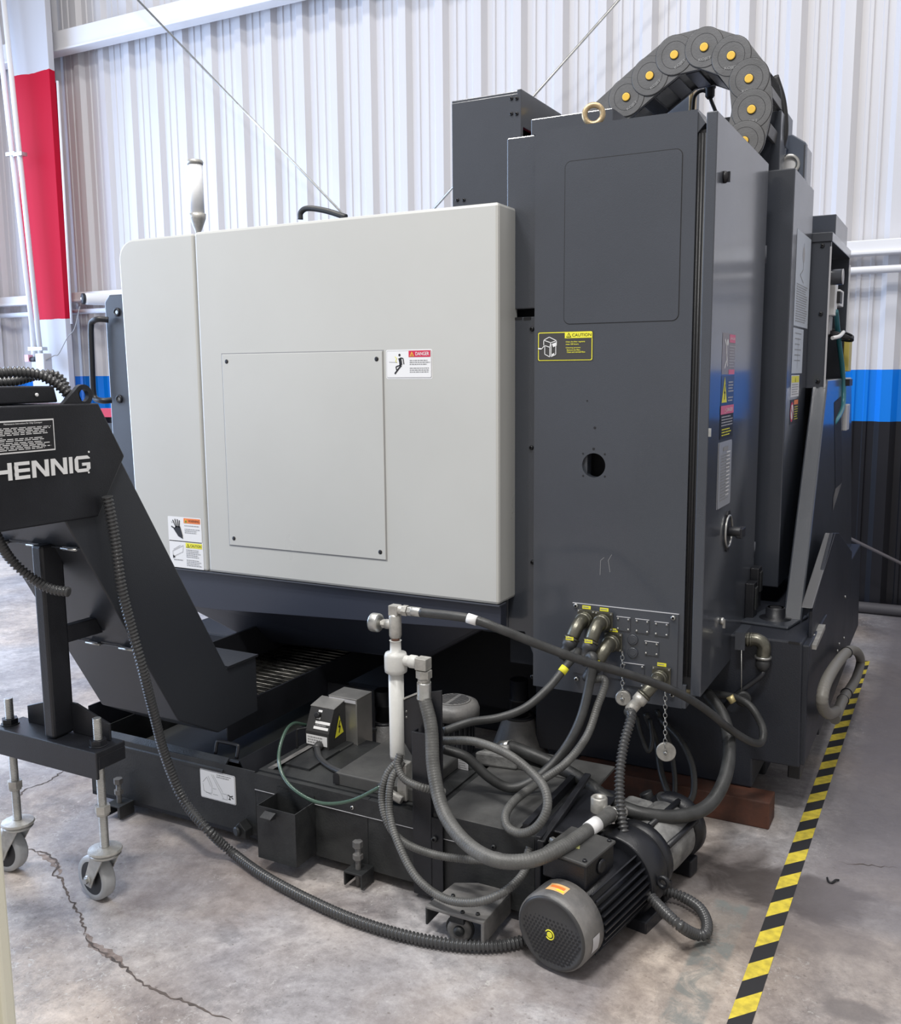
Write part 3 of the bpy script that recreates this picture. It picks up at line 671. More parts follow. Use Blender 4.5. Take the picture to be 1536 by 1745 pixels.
# signal tower
q = P(338, 396, Y=3.2)
st = thing('signal_tower', 'slim clear signal lamp on a grey cone above the light grey panel', 'lamp', (q.x, 3.2, 2.0))
b = MB(); b.lathe([(.012, 1.98 - q.z), (.012, 0), (.020, .02), (.034, .055), (.036, .075), (.030, .078)], (q.x, 3.2, q.z), (0, 0, 1), GALV, 20); b.build('cone', st)
b = MB(); b.lathe([(.030, .078), (.030, .275)], (q.x, 3.2, q.z), (0, 0, 1), TOWER, 20); b.build('lens', st)
b = MB(); b.lathe([(.012, .08), (.012, .27)], (q.x, 3.2, q.z), (0, 0, 1), GALV, 12); b.build('core', st)
b = MB(); b.lathe([(.032, .275), (.034, .285), (.030, .293)], (q.x, 3.2, q.z), (0, 0, 1), GALV, 20); b.build('cap', st)

# ================================================================== ELECTRICAL CABINET
YC = 2.80; CX0 = -1.19; CX1 = -.700; CZ0 = .482; CZ1 = 2.217; YE = 3.56
ec = thing('electrical_cabinet', 'tall charcoal electrical cabinet with a thick door on its right side', 'cabinet', ((CX0 + CX1) / 2, 3.1, CZ0))
b = MB(); n = 48; hx, hz = P(1012, 793, Y=YC).x, P(1012, 793, Y=YC).z; hr = .0375
# front sheet with a round opening
ring = [(hx + hr * math.cos(2 * math.pi * i / n), hz + hr * math.sin(2 * math.pi * i / n)) for i in range(n)]
def outer(i):
    a = 2 * math.pi * i / n; c_, s_ = math.cos(a), math.sin(a); t = 9
    if c_ > 1e-6: t = min(t, (CX1 - hx) / c_)
    if c_ < -1e-6: t = min(t, (CX0 - hx) / c_)
    if s_ > 1e-6: t = min(t, .2 / s_)
    if s_ < -1e-6: t = min(t, -.2 / s_)
    return (hx + c_ * t, hz + s_ * t)
out = [outer(i) for i in range(n)]
cor = [(CX1, hz + .2), (CX0, hz + .2), (CX0, hz - .2), (CX1, hz - .2)]
for cx_, cz_ in cor:
    k = min(range(n), key=lambda i: (out[i][0] - cx_) ** 2 + (out[i][1] - cz_) ** 2); out[k] = (cx_, cz_)
vs = [(x, YC, z) for x, z in ring] + [(x, YC, z) for x, z in out] + [(x, YC + .03, z) for x, z in ring]
b.add(vs, [(i, n + i, n + (i + 1) % n, (i + 1) % n) for i in range(n)] + [(i, (i + 1) % n, 2 * n + (i + 1) % n, 2 * n + i) for i in range(n)], CHARM)
b.add([(x, YC, z) for x, z in ((CX0, CZ0), (CX1 - .02, CZ0), (CX1, CZ0), (CX1, hz - .2), (CX0, hz - .2))], [(0, 1, 2, 3, 4)], CHARM)
b.add([(x, YC, z) for x, z in ((CX0, hz + .2), (CX1, hz + .2), (CX1, CZ1), (CX0, CZ1))], [(0, 1, 2, 3)], CHARM)
b.add([(CX0, YC, CZ0), (CX0, YE, CZ0), (CX0, YE, CZ1), (CX0, YC, CZ1), (CX1, YC, CZ0), (CX1, YE, CZ0), (CX1, YE, CZ1), (CX1, YC, CZ1)],
      [(0, 3, 2, 1), (3, 7, 6, 2), (0, 1, 5, 4), (1, 2, 6, 5), (4, 5, 6, 7)], CHARM)
b.box(CX0 - .01, YC + .002, CZ1 - .006, CX1, YC + .1, CZ1 + .004, CHARM)
body = b.build('body', ec)
b = MB(); b.box(hx - .1, YC + .09, hz - .1, hx + .1, YC + .095, hz + .1, VOID); b.box(hx - .06, YC + .012, hz - .06, hx - .025, YC + .05, hz + .06, CHARM); b.build('opening_back', ec)
for px_, py_, r in ((1014, 729, .004), (1012, 765, .004), (994, 773, .003), (1031, 774, .003), (1031, 812, .003), (994, 811, .003), (1001, 683, .0025)):
    b = MB(); q = P(px_, py_, Y=YC); b.cyl(q, (q.x, YC - .0008, q.z), r, PK, 12); b.build('screw_hole', ec)
b = MB(); d = Decal((0, YC, 0), *FX)
for q in (((1023, 980), (1024, 955), (1030, 950)), ((1040, 975), (1037, 955), (1043, 945))):
    d.line([(P(*w_, Y=YC).x, P(*w_, Y=YC).z) for w_ in q], .0012, PG, 0)
d.build('scratch', ec, 'pale scratches')
# shallow embossed cover outline
x0, x1 = P(962, 400, Y=YC).x, P(1161, 400, Y=YC).x; z1 = P(1060, 264, Y=YC).z; z0 = P(1060, 550, Y=YC).z
def rr(x0, z0, x1, z1, r, n=5):
    o = []
    for cx, cz, a in ((x1 - r, z1 - r, 0), (x0 + r, z1 - r, 90), (x0 + r, z0 + r, 180), (x1 - r, z0 + r, 270)):
        o += [(cx + r * math.cos(R_(a + 90 * k / n)), cz + r * math.sin(R_(a + 90 * k / n))) for k in range(n + 1)]
    return o
a = rr(x0, z0, x1, z1, .02); c_ = rr(x0 + .0022, z0 + .0022, x1 - .0022, z1 - .0022, .018); k = len(a)
b = MB(); b.add([(x, YC - .0006, z) for x, z in a] + [(x, YC - .0006, z) for x, z in c_], [(i, (i + 1) % k, k + (i + 1) % k, k + i) for i in range(k)], PK); b.build('cover_outline', ec)
b = MB(); b.prism(c_, 'Y', YC - .0015, YC + .001, CHARM); b.build('cover_plate', ec)
# seals between cabinet and door
b = MB(); b.box(CX1 - .004, YC + .012, CZ0 + .06, CX1 + .022, YE - .05, CZ1 - .05, PK)
for k_ in range(3): b.tube([(CX1 + .004 + .009 * k_, YC + .012, CZ0 + .1), (CX1 + .004 + .009 * k_, YC + .012, CZ1 - .06)], .0035, RUB, raw=True, n=8)
b.build('door_seal', ec, 'black rubber seal strips')
b = MB(); b.prism([(CX1 - .001, CZ1), (CX1 + .022, CZ1 - .035), (CX1 - .001, CZ1 - .06)], 'Y', YC + .004, YE, CHARM); b.build('rain_lip', ec, bevel=.001)
b = MB(); b.prism([(CX1 - .06, CZ0), (CX1 + .012, CZ0 + .0), (CX1 + .012, CZ0 + .075), (CX1 - .02, CZ0 + .075)], 'Y', YC + .001, YC + .2, CHARM); b.build('corner_gusset', ec, bevel=.002)
DX0 = -.671; DX1 = -.640
b = MB(); b.box(DX0, YC - .02, .533, DX1, YE, 2.205, CHARM); dr = b.build('door', ec, bevel=.003)
for (px_, py_) in ((1234, 302),):
    q = P(px_, py_, X=DX1); b = MB(); b.lathe([(.017, 0), (.017, .006), (.012, .012), (.004, .014)], q, (1, 0, 0), PK, 18); b.box(q.x + .01, q.y - .004, q.z - .014, q.x + .018, q.y + .004, q.z + .014, BLACK); b.build('lock', dr)
q = P(1228, 1058, X=DX1); b = MB(); b.lathe([(.012, 0), (.012, .008), (.009, .012)], q, (1, 0, 0), STEEL, 16); b.box(q.x + .008, q.y - .003, q.z - .022, q.x + .016, q.y + .003, q.z + .006, STEEL); b.build('lock', dr, 'small steel latch')
q = P(1209, 737, Y=YC - .02); b = MB(); b.box(q.x - .002, YC - .023, q.z - .012, q.x + .006, YC - .018, q.z + .012, STEEL); b.build('striker', dr)
for z in (1.9, .85):
    b = MB(); b.cyl((DX1 - .005, YE + .004, z - .03), (DX1 - .005, YE + .004, z + .03), .008, CHARM); b.build('hinge', dr)
# labels on the door
y0 = P(1231, 600, X=DX1).y; y1 = P(1253, 600, X=DX1).y; W = y1 - y0
zz = lambda py_: P(1242, py_, X=DX1).z
def ddec(pa, pb): return Decal((DX1, y0, zz(pb)), *FY), zz(pa) - zz(pb)
d, H = ddec(568, 638); FPX_ = mat('faded_grey_print', (.26, .24, .255), .4)
d.rect(0, 0, W, H, FPX_); d.rect(W * .52, H * .78, W * .97, H * .98, mat('faded_pink_print', (.70, .16, .28), .5), 1); d.rect(W * .52, H * .0, W * .97, H * .12, MATS['faded_pink_print'], 1)
d.line([(W * .18, H * .85), (W * .30, H * .7), (W * .34, H * .35), (W * .2, H * .15)], .008, PW, 1); d.line([(W * .34, H * .5), (W * .42, H * .2)], .006, PW, 1); d.circ(W * .38, H * .78, .010, PW, 1)
d.lines(W * .52, W * .97, H * .7, 8, H * .07, H * .025, PGL, 2); d.text('DANGER', W * .56, H * .85, W * .93, H * .91, PW, 2)
d.build('danger_label', dr, 'faded grey label with a pink header and white figure')
d, H = ddec(640, 712); d.rect(0, 0, W, H, mat('navy_print', (.03, .07, .19), .4))
d.poly([(W * .06, H * .38), (W * .44, H * .38), (W * .25, H * .98)], YEL, 1); d.line([(W * .27, H * .8), (W * .22, H * .6), (W * .29, H * .62), (W * .23, H * .45)], .006, PK, 2)
d.lines(W * .52, W * .95, H * .86, 4, H * .07, H * .03, PGL, 2); d.lines(W * .52, W * .95, H * .5, 2, H * .07, H * .03, PGL, 2); d.rect(W * .05, H * .10, W * .95, H * .125, MATS['faded_pink_print'], 1)
d.build('shock_label', dr, 'dark blue label with a yellow triangle')
d, H = ddec(690, 745); d.rect(0, 0, W, H, PK, 1); d.rect(0, H * .74, W, H, MATS['faded_pink_print'], 2); d.tri(W * .32, H * .78, H * .14, PW, RED, 3); d.text('DANGER', W * .42, H * .81, W * .9, H * .92, PW, 3)
d.lines(W * .06, W * .95, H * .68, 4, H * .085, H * .035, PGL, 3); d.lines(W * .1, W * .9, H * .30, 3, H * .085, H * .035, YEL, 3); d.build('danger_label', dr, 'black label with a pink header and yellow print')
d, H = ddec(750, 857); d.plate(-.01, 0, W - .01, H, SILV, .002); d.rrect(-.01, 0, W - .01, H, .01, SILV, 3); d.lines(W * .1, W * .8, H * .8, 16, H * .045, H * .015, PG, 5)
d.rect(W * .25, H * .86, W * .62, H * .92, PG, 5); d.lines(W * .5, W * .8, H * .84, 12, H * .06, H * .02, PW, 6)
d.build('rating_plate', dr, 'silver rating plate with rounded corners')
# main switch handle
q = P(1239, 905, X=DX1)
b = MB(); b.prism([(q.y + dy, q.z + dz) for dy, dz in rr(-.022, -.066, .022, .066, .015)], 'X', DX1, DX1 + .006, BLACK); b.torus((DX1 + .006, q.y, q.z), (1, 0, 0), .05, .004, STEEL, 30, 8, sq=1); b.build('switch_plate', dr)
MESH['_'] = None; del MESH['_']
b = MB(); b.cyl((DX1 + .004, q.y, q.z), (DX1 + .045, q.y, q.z), .016, BLACK); b.box(DX1 + .03, q.y - .012, q.z - .02, DX1 + .05, q.y + .045, q.z + .012, BLACK); b.build('switch_handle', dr, bevel=.003)
# latch box at the door's far edge
for yy, zz_, hh in ((3.45, .70, .11), (3.53, .745, .10)):
    b = MB(); b.box(DX1, yy - .035, zz_ - hh, DX1 + .03, yy + .03, zz_ + hh * .5, BLACK); b.box(DX1 + .03, yy - .02, zz_ - hh * .4, DX1 + .036, yy + .02, zz_ + hh * .35, DIRTY); b.build('latch_box', dr, bevel=.005)
# caution plate on the front
q0 = P(916, 617, Y=YC); q1 = P(1012, 561, Y=YC); W = q1.x - q0.x; H = P(963, 564, Y=YC).z - P(963, 616, Y=YC).z; zb = P(963, 616, Y=YC).z
d = Decal((q0.x, YC, zb), *FX); DG = mat('dark_grey_print', (.055, .053, .052), .4)
d.rrect(0, 0, W, H, .006, DG, 0); d.rrect(.003, .003, W - .003, H - .003, .005, YEL, 1); d.rrect(.0055, .0055, W - .0055, H - .0055, .004, DG, 2)
d.rect(W * .5, H * .76, W - .004, H - .004, YEL, 3); d.tri(W * .57, H * .79, H * .155, PK, YEL, 4); d.text('CAUTION', W * .63, H * .81, W * .965, H * .91, PK, 4)
d.text('Clean the filter regularly', W * .52, H * .61, W * .86, H * .665, YEL, 4, .012); d.text('once 100 hours.', W * .52, H * .54, W * .75, H * .59, YEL, 4, .012)
d.text('Cleaning process', W * .52, H * .42, W * .78, H * .47, YEL, 4, .012); d.text('Remove the filter.', W * .54, H * .35, W * .78, H * .40, YEL, 4, .012); d.text('Clean and reinstall filter.', W * .54, H * .28, W * .87, H * .33, YEL, 4, .012)
U = lambda u, v: (W * (u - 95) / 1305, H * (870 - v) / 800)
for q in ([(255, 300), (385, 220), (555, 320), (420, 370), (255, 300)], [(255, 300), (255, 430), (400, 490), (420, 370)], [(555, 320), (555, 440), (530, 480)], [(280, 440), (280, 670), (400, 745), (400, 490)], [(430, 400), (430, 740), (540, 680), (540, 480)], [(280, 430), (205, 530)]):
    d.line([U(*w_) for w_ in q], .0022, PW, 4)
d.poly([U(450, 400), U(550, 360), U(550, 450), U(480, 490)], PW, 4); d.poly([U(120, 500), U(200, 510), U(200, 545), U(120, 535)], PW, 4); d.poly([U(450, 670), U(505, 640), U(505, 680), U(450, 720)], PW, 4)
d.build('caution_plate', ec, 'dark caution plate with yellow border and a cabinet drawing')
# eyebolt
q = P(1012, 196, Y=2.86); eb = MB(); eb.torus((q.x, 2.86, 2.217 + .044), (0.35, -1, 0), .027, .0085, BRASS, 32, 12); eb.cyl((q.x, 2.86, 2.217), (q.x, 2.86, 2.232), .02, BRASS, r1=.012)
eb.build('eyebolt', ec, 'dull brass lifting eye')
# connector plate
x0, x1 = P(977, 1060, Y=YC).x, P(1156, 1100, Y=YC).x; z1 = .775; z0 = P(980, 1165, Y=YC).z
z1 = P(1066, 1037, Y=YC).z; z0 = .548
b = MB(); b.box(x0, YC - .004, z0, x1, YC, z1, CHARM); b.box(x0 - .001, YC - .0045, z1, x1 + .001, YC + .001, z1 + .0018, PGL); cp = b.build('connector_plate', ec)
for px_, py_ in ((982, 1032), (1148, 1053), (983, 1157), (1146, 1184)): screw(cp, P(px_, py_, Y=YC - .004), r=.0075, m_=STEEL)
def blank(w_, h_):
    def f(b):
        b.box(-w_, -h_, 0, w_, h_, .003, CHARM); b.box(-w_, h_ - .0006, 0, w_, h_ + .0008, .0036, PGL)
        for sx in (-1, 1):
            for sy in (-1, 1): b.lathe([(.0035, .003), (.0032, .006), (.0018, .0068)], (sx * (w_ - .0055), sy * (h_ - .006), 0), (0, 0, 1), STEEL, 8)
    return f
def face(key, mk, name, px_, py_, label=None):
    q = P(px_, py_, Y=YC - .004); o = stamp(key, mk, name, cp, q, (0, -1, 0), label); o.rotation_euler = (R_(90), 0, 0); return o
for px_, py_ in ((1063, 1063), (1095, 1067), (1128, 1072), (1111, 1105)): face('blank', blank(.022, .0215), 'blanking_plate', px_, py_)
face('blank2', blank(.034, .036), 'blanking_plate', 1080, 1150, 'larger blanking plate'); face('blank3', blank(.034, .036), 'blanking_plate', 1012, 1140, 'larger blanking plate')
for px_, py_ in ((1079, 1090), (1079, 1112)):
    face('blind', lambda b: b.lathe([(.0165, 0), (.0165, .004), (.0135, .005), (.011, .003), (.010, .005)], (0, 0, 0), (0, 0, 1), CHARM, 24), 'blind_plug', px_, py_)
# angle connectors
CONE = {}
def connector(px_, py_, dirv, r=.024, lab=None, flex=False, chain=True):
    q = P(px_, py_, Y=YC - .004); dirv = Vector(dirv).normalized()
    t = thing('angle_connector', None, None, q); t.parent = cp; t.location = q - wpos(cp)
    b = MB(); b.box(q.x - .029, YC - .010, q.z - .029, q.x + .029, YC - .004, q.z + .029, CONN)
    for sx in (-1, 1):
        for sz in (-1, 1): b.lathe([(.0035, 0), (.003, .004)], (q.x + sx * .024, YC - .010, q.z + sz * .024), (0, -1, 0), STEEL, 8)
    b.build('flange', t, bevel=.001)
    b = MB(); b.lathe([(r, 0), (r, .012), (r * 1.1, .013), (r * 1.1, .018), (r, .019), (r, .026), (r * 1.1, .027), (r * 1.1, .033), (r * .95, .036)], (q.x, YC - .008, q.z), (0, -1, 0), CONN, 24)
    c0 = Vector((q.x, YC - .036, q.z)); c1 = c0 + Vector((0, -.028, 0)); c2 = c1 + dirv * .016 + Vector((0, -.014, 0)); c3 = c1 + dirv * .045 + Vector((0, -.016, 0))
    b.tube([c0, c1, c2, c3], r * .86, CONN, n=18, seg=6)
    dn = dirv
    b.lathe([(r * 1.0, 0), (r * 1.05, .004), (r * 1.0, .008)], c3, dn, CONN, 20)
    b.build('elbow', t)
    b = MB(); m_ = GALV if flex else RUB
    b.lathe([(r * .98, .006), (r * .98, .03), (r * .78, .034), (r * .82, .05), (r * .8, .066), (r * .5, .075)], c3, dn, m_, 18); b.build('strain_relief', t)
    d = Decal((q.x - .014, YC - .004, q.z + .031), *FX); d.rect(0, 0, .028, .011, YEL, 2); d.lines(.002, .026, .0075, 1, .01, .003, PG, 3); d.build('tag', t, 'yellow tag')
    if not flex:
        k0 = c3 - dn * .004; d = Decal(k0 + Vector((-.012, -r * 1.12, -.005)), *FX); d.rect(0, 0, .025, .011, YEL, 2); d.lines(.002, .023, .0075, 1, .01, .003, PG, 3); d.build('tag', t, 'yellow tag')
    return c3 + dn * .07
C1 = connector(1000, 1054, (-.30, -.45, -1)); C2 = connector(1030, 1058, (-.22, -.45, -1)); C3 = connector(1046, 1093, (-.45, -.45, -1)); 
C4 = connector(1128, 1152, (-.75, -.65, -1), .022, flex=True)
# dust caps hanging on chains
def chain(px0, px1, cap, lab, name='dust_cap', Y=YC - .02):
    a = P(*px0, Y=Y); e = P(*px1, Y=Y); t = thing(name, lab, 'cap', e, 'dust caps hanging from the connector plate')
    L = (a - e).length; n = int(L / .0135); dirn = (e - a).normalized()
    for i in range(n):
        o = stamp('link', lambda b: b.torus((0, 0, 0), (0, 0, 1), .0055, .0012, STEEL, 10, 5, sq=1.5), 'chain_link', t, a + dirn * (.0135 * i + .005), (0, -1, 0) if i % 2 else (1, 0, 0))
        o.rotation_euler = (R_(90) if i % 2 else 0, R_(90) if not i % 2 else 0, 0) if False else o.rotation_euler
    b = MB(); b.lathe(cap, e + Vector((0, .01, 0)), (0.25, -1, .1), GALV, 26); b.lathe([(.006, 0), (.006, .006), (.004, .008)], e + Vector((.003, -.004, 0)), (0, -1, 0), STEEL, 10); b.build('cap_disc', t)
chain((1061, 1111), (1061, 1190), [(.022, -.006), (.024, 0), (.024, .012), (.021, .015)], 'small grey dust cap hanging on a chain at the cabinet bottom edge')
chain((1134, 1180), (1134, 1282), [(.028, 0), (.030, .003), (.030, .008), (.028, .011)], 'round pale dust cap on the longest chain, lower than the cabinet', Y=YC - .03)
# gland low at the door side with its cable
q = P(1288, 1093, X=-.62)
gl = MB(); g0 = Vector((DX1 - .02, 3.36, q.z)); 
q0 = P(1272, 1090, Y=3.18); q1 = P(1290, 1090, Y=3.18); q2 = P(1302, 1100, Y=3.18); q3 = P(1301, 1118, Y=3.18)
gl.tube([q0, q1, q2, q3], .022, CONN, n=18, seg=6); gl.lathe([(.027, 0), (.027, .008)], q3, (0, 0, -1), STEEL, 20); gl.lathe([(.023, .008), (.023, .035), (.014, .05)], q3, (0, 0, -1), RUB, 18)
for f_ in (.2, .5): gl.torus(q0.lerp(q1, f_), (1, 0, 0), .022, .003, CONN, 20, 6)
gl.box(q0.x - .03, 3.15, q0.z - .03, q0.x + .002, 3.26, q0.z + .03, CHARM)
gl.build('elbow_gland', label='olive metal elbow gland on the machine base beside the cabinet door', cat='fitting')
b = MB(); b.tube([q3 + Vector((0, 0, -.045)), P(1299, 1150, Y=3.17), P(1280, 1165, Y=3.16), P(1262, 1178, Y=3.15), P(1248, 1190, Y=3.15), P(1230, 1210, Y=3.2)], .009, BLACK)
b.build('cable', label='black cable dropping from the olive elbow gland', cat='cable')
q = P(1264, 1192, Y=3.13); b = MB(); b.lathe([(.022, 0), (.026, .004), (.026, .02), (.02, .024)], q + Vector((0, .02, 0)), (.3, -1, .1), DIRTY, 20); b.tube([P(1264, 1108, Y=3.14), q], .0015, STEEL, raw=True, n=5); b.build('dust_cap', label='dark round dust cap hanging beside the looped cable near the door foot', cat='cap')
b = MB(); q = P(1248, 1190, Y=3.13); b.tube([q + Vector((-.006, -.012, .01)), q + Vector((.008, -.012, -.008))], .013, mat('brass_tag', (.6, .5, .25), .4, metal=.5), raw=True); b.build('cable_tag', label='small brass coloured tag clipped on the black cable', cat='tag')

# ================================================================== CONTROL BOX behind the door
tb = thing('control_box', 'narrow tall charcoal box with paper charts behind the cabinet door', 'box', (-.72, 3.9, .69)); TX = -.572
b = MB(); b.box(-.95, 3.69, .690, TX, 4.17, 2.207, CHAR); b.build('body', tb, bevel=.004)
y0, y1 = 3.79, 4.15
d = Decal((TX, y0, P(1375, 560, X=TX).z), *FY); H = P(1370, 398, X=TX).z - P(1375, 560, X=TX).z; W = .36
d.rect(0, 0, W, H, PAPER); d.line([(W * .5, H * .9), (W * .5, H * .62), (W * .3, H * .55), (W * .55, H * .48)], .004, PG, 1); d.circ(W * .5, H * .78, .03, PGL, 1); d.lines(W * .1, W * .9, H * .45, 16, H * .026, H * .010, PG, 1); d.build('chart', tb, 'large pale blue wiring chart')
z0 = P(1365, 636, X=TX).z; z1 = P(1372, 560, X=TX).z; d = Decal((TX, y0 - .0, z0), *FY); H = z1 - z0 - .006; W = .26
d.rect(0, 0, W, H, PAPER); d.lines(W * .2, W * .8, H * .9, 6, H * .12, H * .02, PG, 1); d.line([(W * .5, H * .1), (W * .5, H * .8)], .003, PG, 1); d.build('chart', tb, 'smaller pale blue chart')
z0 = P(1360, 675, X=TX).z; z1 = P(1362, 639, X=TX).z; H = z1 - z0; W = .2; d = Decal((TX, y0, z0), *FY); d.rect(0, 0, W, H, PW); d.rect(.01, H * .66, W - .01, H * .96, YEL, 1); d.tri(W * .5, H * .7, H * .2, PK, YEL, 2); d.lines(.02, W - .02, H * .58, 5, H * .11, H * .04, PG, 2); d.build('caution_label', tb, 'white label with yellow header')
z1 = z0; z0 = P(1358, 720, X=TX).z; H = z1 - z0 - .01; d = Decal((TX, y0, z0), *FY); d.rect(0, 0, W, H, PK); d.rect(W * .45, H * .78, W * .95, H * .97, ORANGE, 1); d.circ(W * .22, H * .5, .038, RED, 1, 20); d.circ(W * .22, H * .5, .029, PW, 2, 20); d.line([(W * .15, H * .6), (W * .30, H * .38)], .008, PK, 3); d.line([(W * .13, H * .72), (W * .31, H * .28)], .006, RED, 4)
d.lines(W * .5, W * .95, H * .7, 6, H * .1, H * .03, YEL, 2); d.build('prohibition_label', tb, 'black label with a red prohibition ring')

# ================================================================== PNEUMATIC HOUSING at the far right
HX = -.500; ya = 4.20; yb = 4.88; zt = 2.005; zb = 1.425
ph = thing('air_unit_housing', 'dark open-sided housing with an air regulator at the far right', 'housing', (-.53, 4.5, 1.43))
b = MB(); b.box(-.60, ya - .012, zb, HX, ya, zt, CHAR); b.box(HX - .004, ya - .018, zb, HX + .003, ya - .0125, zt - .02, PGL); b.build('front_sheet', ph, bevel=.001)
b = MB(); b.box(-.62, ya - .02, zt + .0005, HX + .004, yb, zt + .036, CHARM); b.build('top_sheet', ph, bevel=.002)
b = MB(); b.box(-.60, ya, zb - .05, -.594, yb, zt, BLACK); b.box(-.59, yb - .02, zb, HX, yb, zt, CHAR); b.build('back_sheet', ph)
b = MB(); b.box(-.64, 4.50, zt + .037, -.523, 4.95, 2.155, CHAR); b.build('cap_box', ph, bevel=.003)
for px_, py_ in ((1402, 419), (1399, 535), (1394, 650)): screw(ph, P(px_, py_, Y=ya - .012), r=.009, m_=BLACK)
q = P(1430, 472, X=-.49)
b = MB(); b.cyl((-.59, q.y, q.z), (-.475, q.y, q.z), .032, CHAR, 20); b.build('regulator_knob', ph); b = MB(); b.cyl((-.476, q.y, q.z), (-.472, q.y, q.z), .0325, PGL, 20); b.build('knob_face', ph)
q = P(1428, 507, X=-.51); b = MB(); b.box(-.57, q.y - .09, q.z - .08, -.51, q.y + .0, q.z + .10, PW); b.box(-.56, q.y, q.z - .035, -.50, q.y + .14, q.z + .035, PW); b.box(-.53, q.y - .03, q.z - .025, -.496, q.y + .05, q.z + .025, PK); b.box(-.57, q.y - .06, q.z - .16, -.53, q.y + .03, q.z - .08, PGL); b.build('valve', ph, 'white plastic valve block', bevel=.003)
b = MB(); b.tube([P(1425, 530, X=-.51), P(1430, 580, X=-.505), P(1437, 640, X=-.49), P(1437, 690, X=-.48), P(1424, 718, X=-.485), P(1409, 730, X=-.52)], .011, TEAL); b.build('air_tube', label='teal air tube hanging below the white valve block', cat='tube')
b = MB()
for k_ in range(3): b.torus(P(1430, 569 + k_ * 2, X=-.50), (.3, .2 * k_ - .2, 1), .06, .006, PK, 24, 8, sq=1)
b.tube([P(1419, 576, X=-.49), P(1431, 573, X=-.47), P(1438, 566, X=-.48)], .008, PW); b.build('coiled_wire', label='small coil of black and white wire by the teal tube', cat='wire')
b = MB(); b.box(-.53, yb + .02, 1.10, -.50, yb + .06, 1.98, PW); b.build('cable_duct', ph, 'thin white vertical strip')
q = P(1449, 622, X=-.47)
b = MB(); b.box(-.495, q.y - .06, 1.49, -.47, q.y + .05, 1.64, mat('ochre_block', (.55, .45, .10), .5)); b.build('terminal', ph, 'ochre block on the edge', bevel=.004)
b = MB(); b.box(-.495, q.y - .08, 1.425, -.46, q.y + .05, 1.455, PK); b.build('clamp', ph); b = MB(); b.box(-.495, q.y - .06, 1.22, -.465, q.y + .05, 1.34, PGL); b.build('terminal', ph, 'grey block on the edge', bevel=.004)

# bracket at the head, behind the chain
b = MB(); q0 = P(1341, 232, Y=3.95); q1 = P(1371, 310, Y=3.95)
xa, xb, za, zb_ = q0.x, q1.x, q1.z, q0.z
b.prism([(xa - .09, za - .05), (xa - .09, zb_ - .09), (xa, zb_ - .09), (xa, zb_), (xa + .02, zb_ + .005), (xb, zb_ - .03), (xb, za - .05)], 'Y', 3.95, 4.0, BLUEG)
b.box(xb - .01, 3.95, za - .05, xb, 4.12, zb_ - .035, CHARM); b.build('head_bracket', mc, 'steel blue lifting bracket', bevel=.004)
b = MB(); q = P(1345, 281, Y=3.94); b.torus(q, (0.2, -1, 0), .032, .009, STEEL, 24, 8); b.build('lifting_ring', mc, 'bright metal ring'); b = MB(); b.cyl(q + Vector((0, .004, 0)), q + Vector((0, .009, 0)), .028, PW, 20); b.build('ring_plug', mc)
b = MB(); q0 = P(1331, 193, Y=3.9); q1 = P(1341, 252, Y=3.9); b.box(q0.x - .06, 3.9, q1.z, q1.x, 4.02, q0.z, BLUEG); b.build('cable_tray', mc, bevel=.004)
b = MB(); q0 = P(1140, 128, Y=3.95); q1 = P(1180, 230, Y=3.95); b.box(q0.x, 3.95, q1.z - .1, q1.x, 4.05, q0.z - .05, BLUEG); b.box(q1.x - .005, 3.9, q1.z - .1, q1.x + .012, 3.96, q0.z, BRASS); b.build('head_motor', mc, 'steel blue block with a brass edge', bevel=.004)
b = MB(); b.tube([P(1181, 190, Y=3.9), P(1184, 165, Y=3.9), P(1195, 155, Y=3.9), P(1206, 158, Y=3.9), P(1215, 178, Y=3.9), P(1222, 195, Y=3.9)], .007, PK)
b.lathe([(.022, 0), (.022, .03), (.018, .035), (.018, .06), (.01, .07)], P(1211, 136, Y=3.9), (0, 0, -1), PK, 16); b.tube([P(1202, 140, Y=3.92), P(1202, 158, Y=3.92)], .005, BRASS, raw=True); b.build('head_cable', label='black cable and plug dangling inside the arch of the cable chain', cat='cable')
b = MB(); q0 = P(1236, 200, Y=3.75); b.box(q0.x - .1, 3.75, 2.1, q0.x + .2, 3.85, q0.z, CHAR); b.build('carrier_mount', mc, bevel=.003)

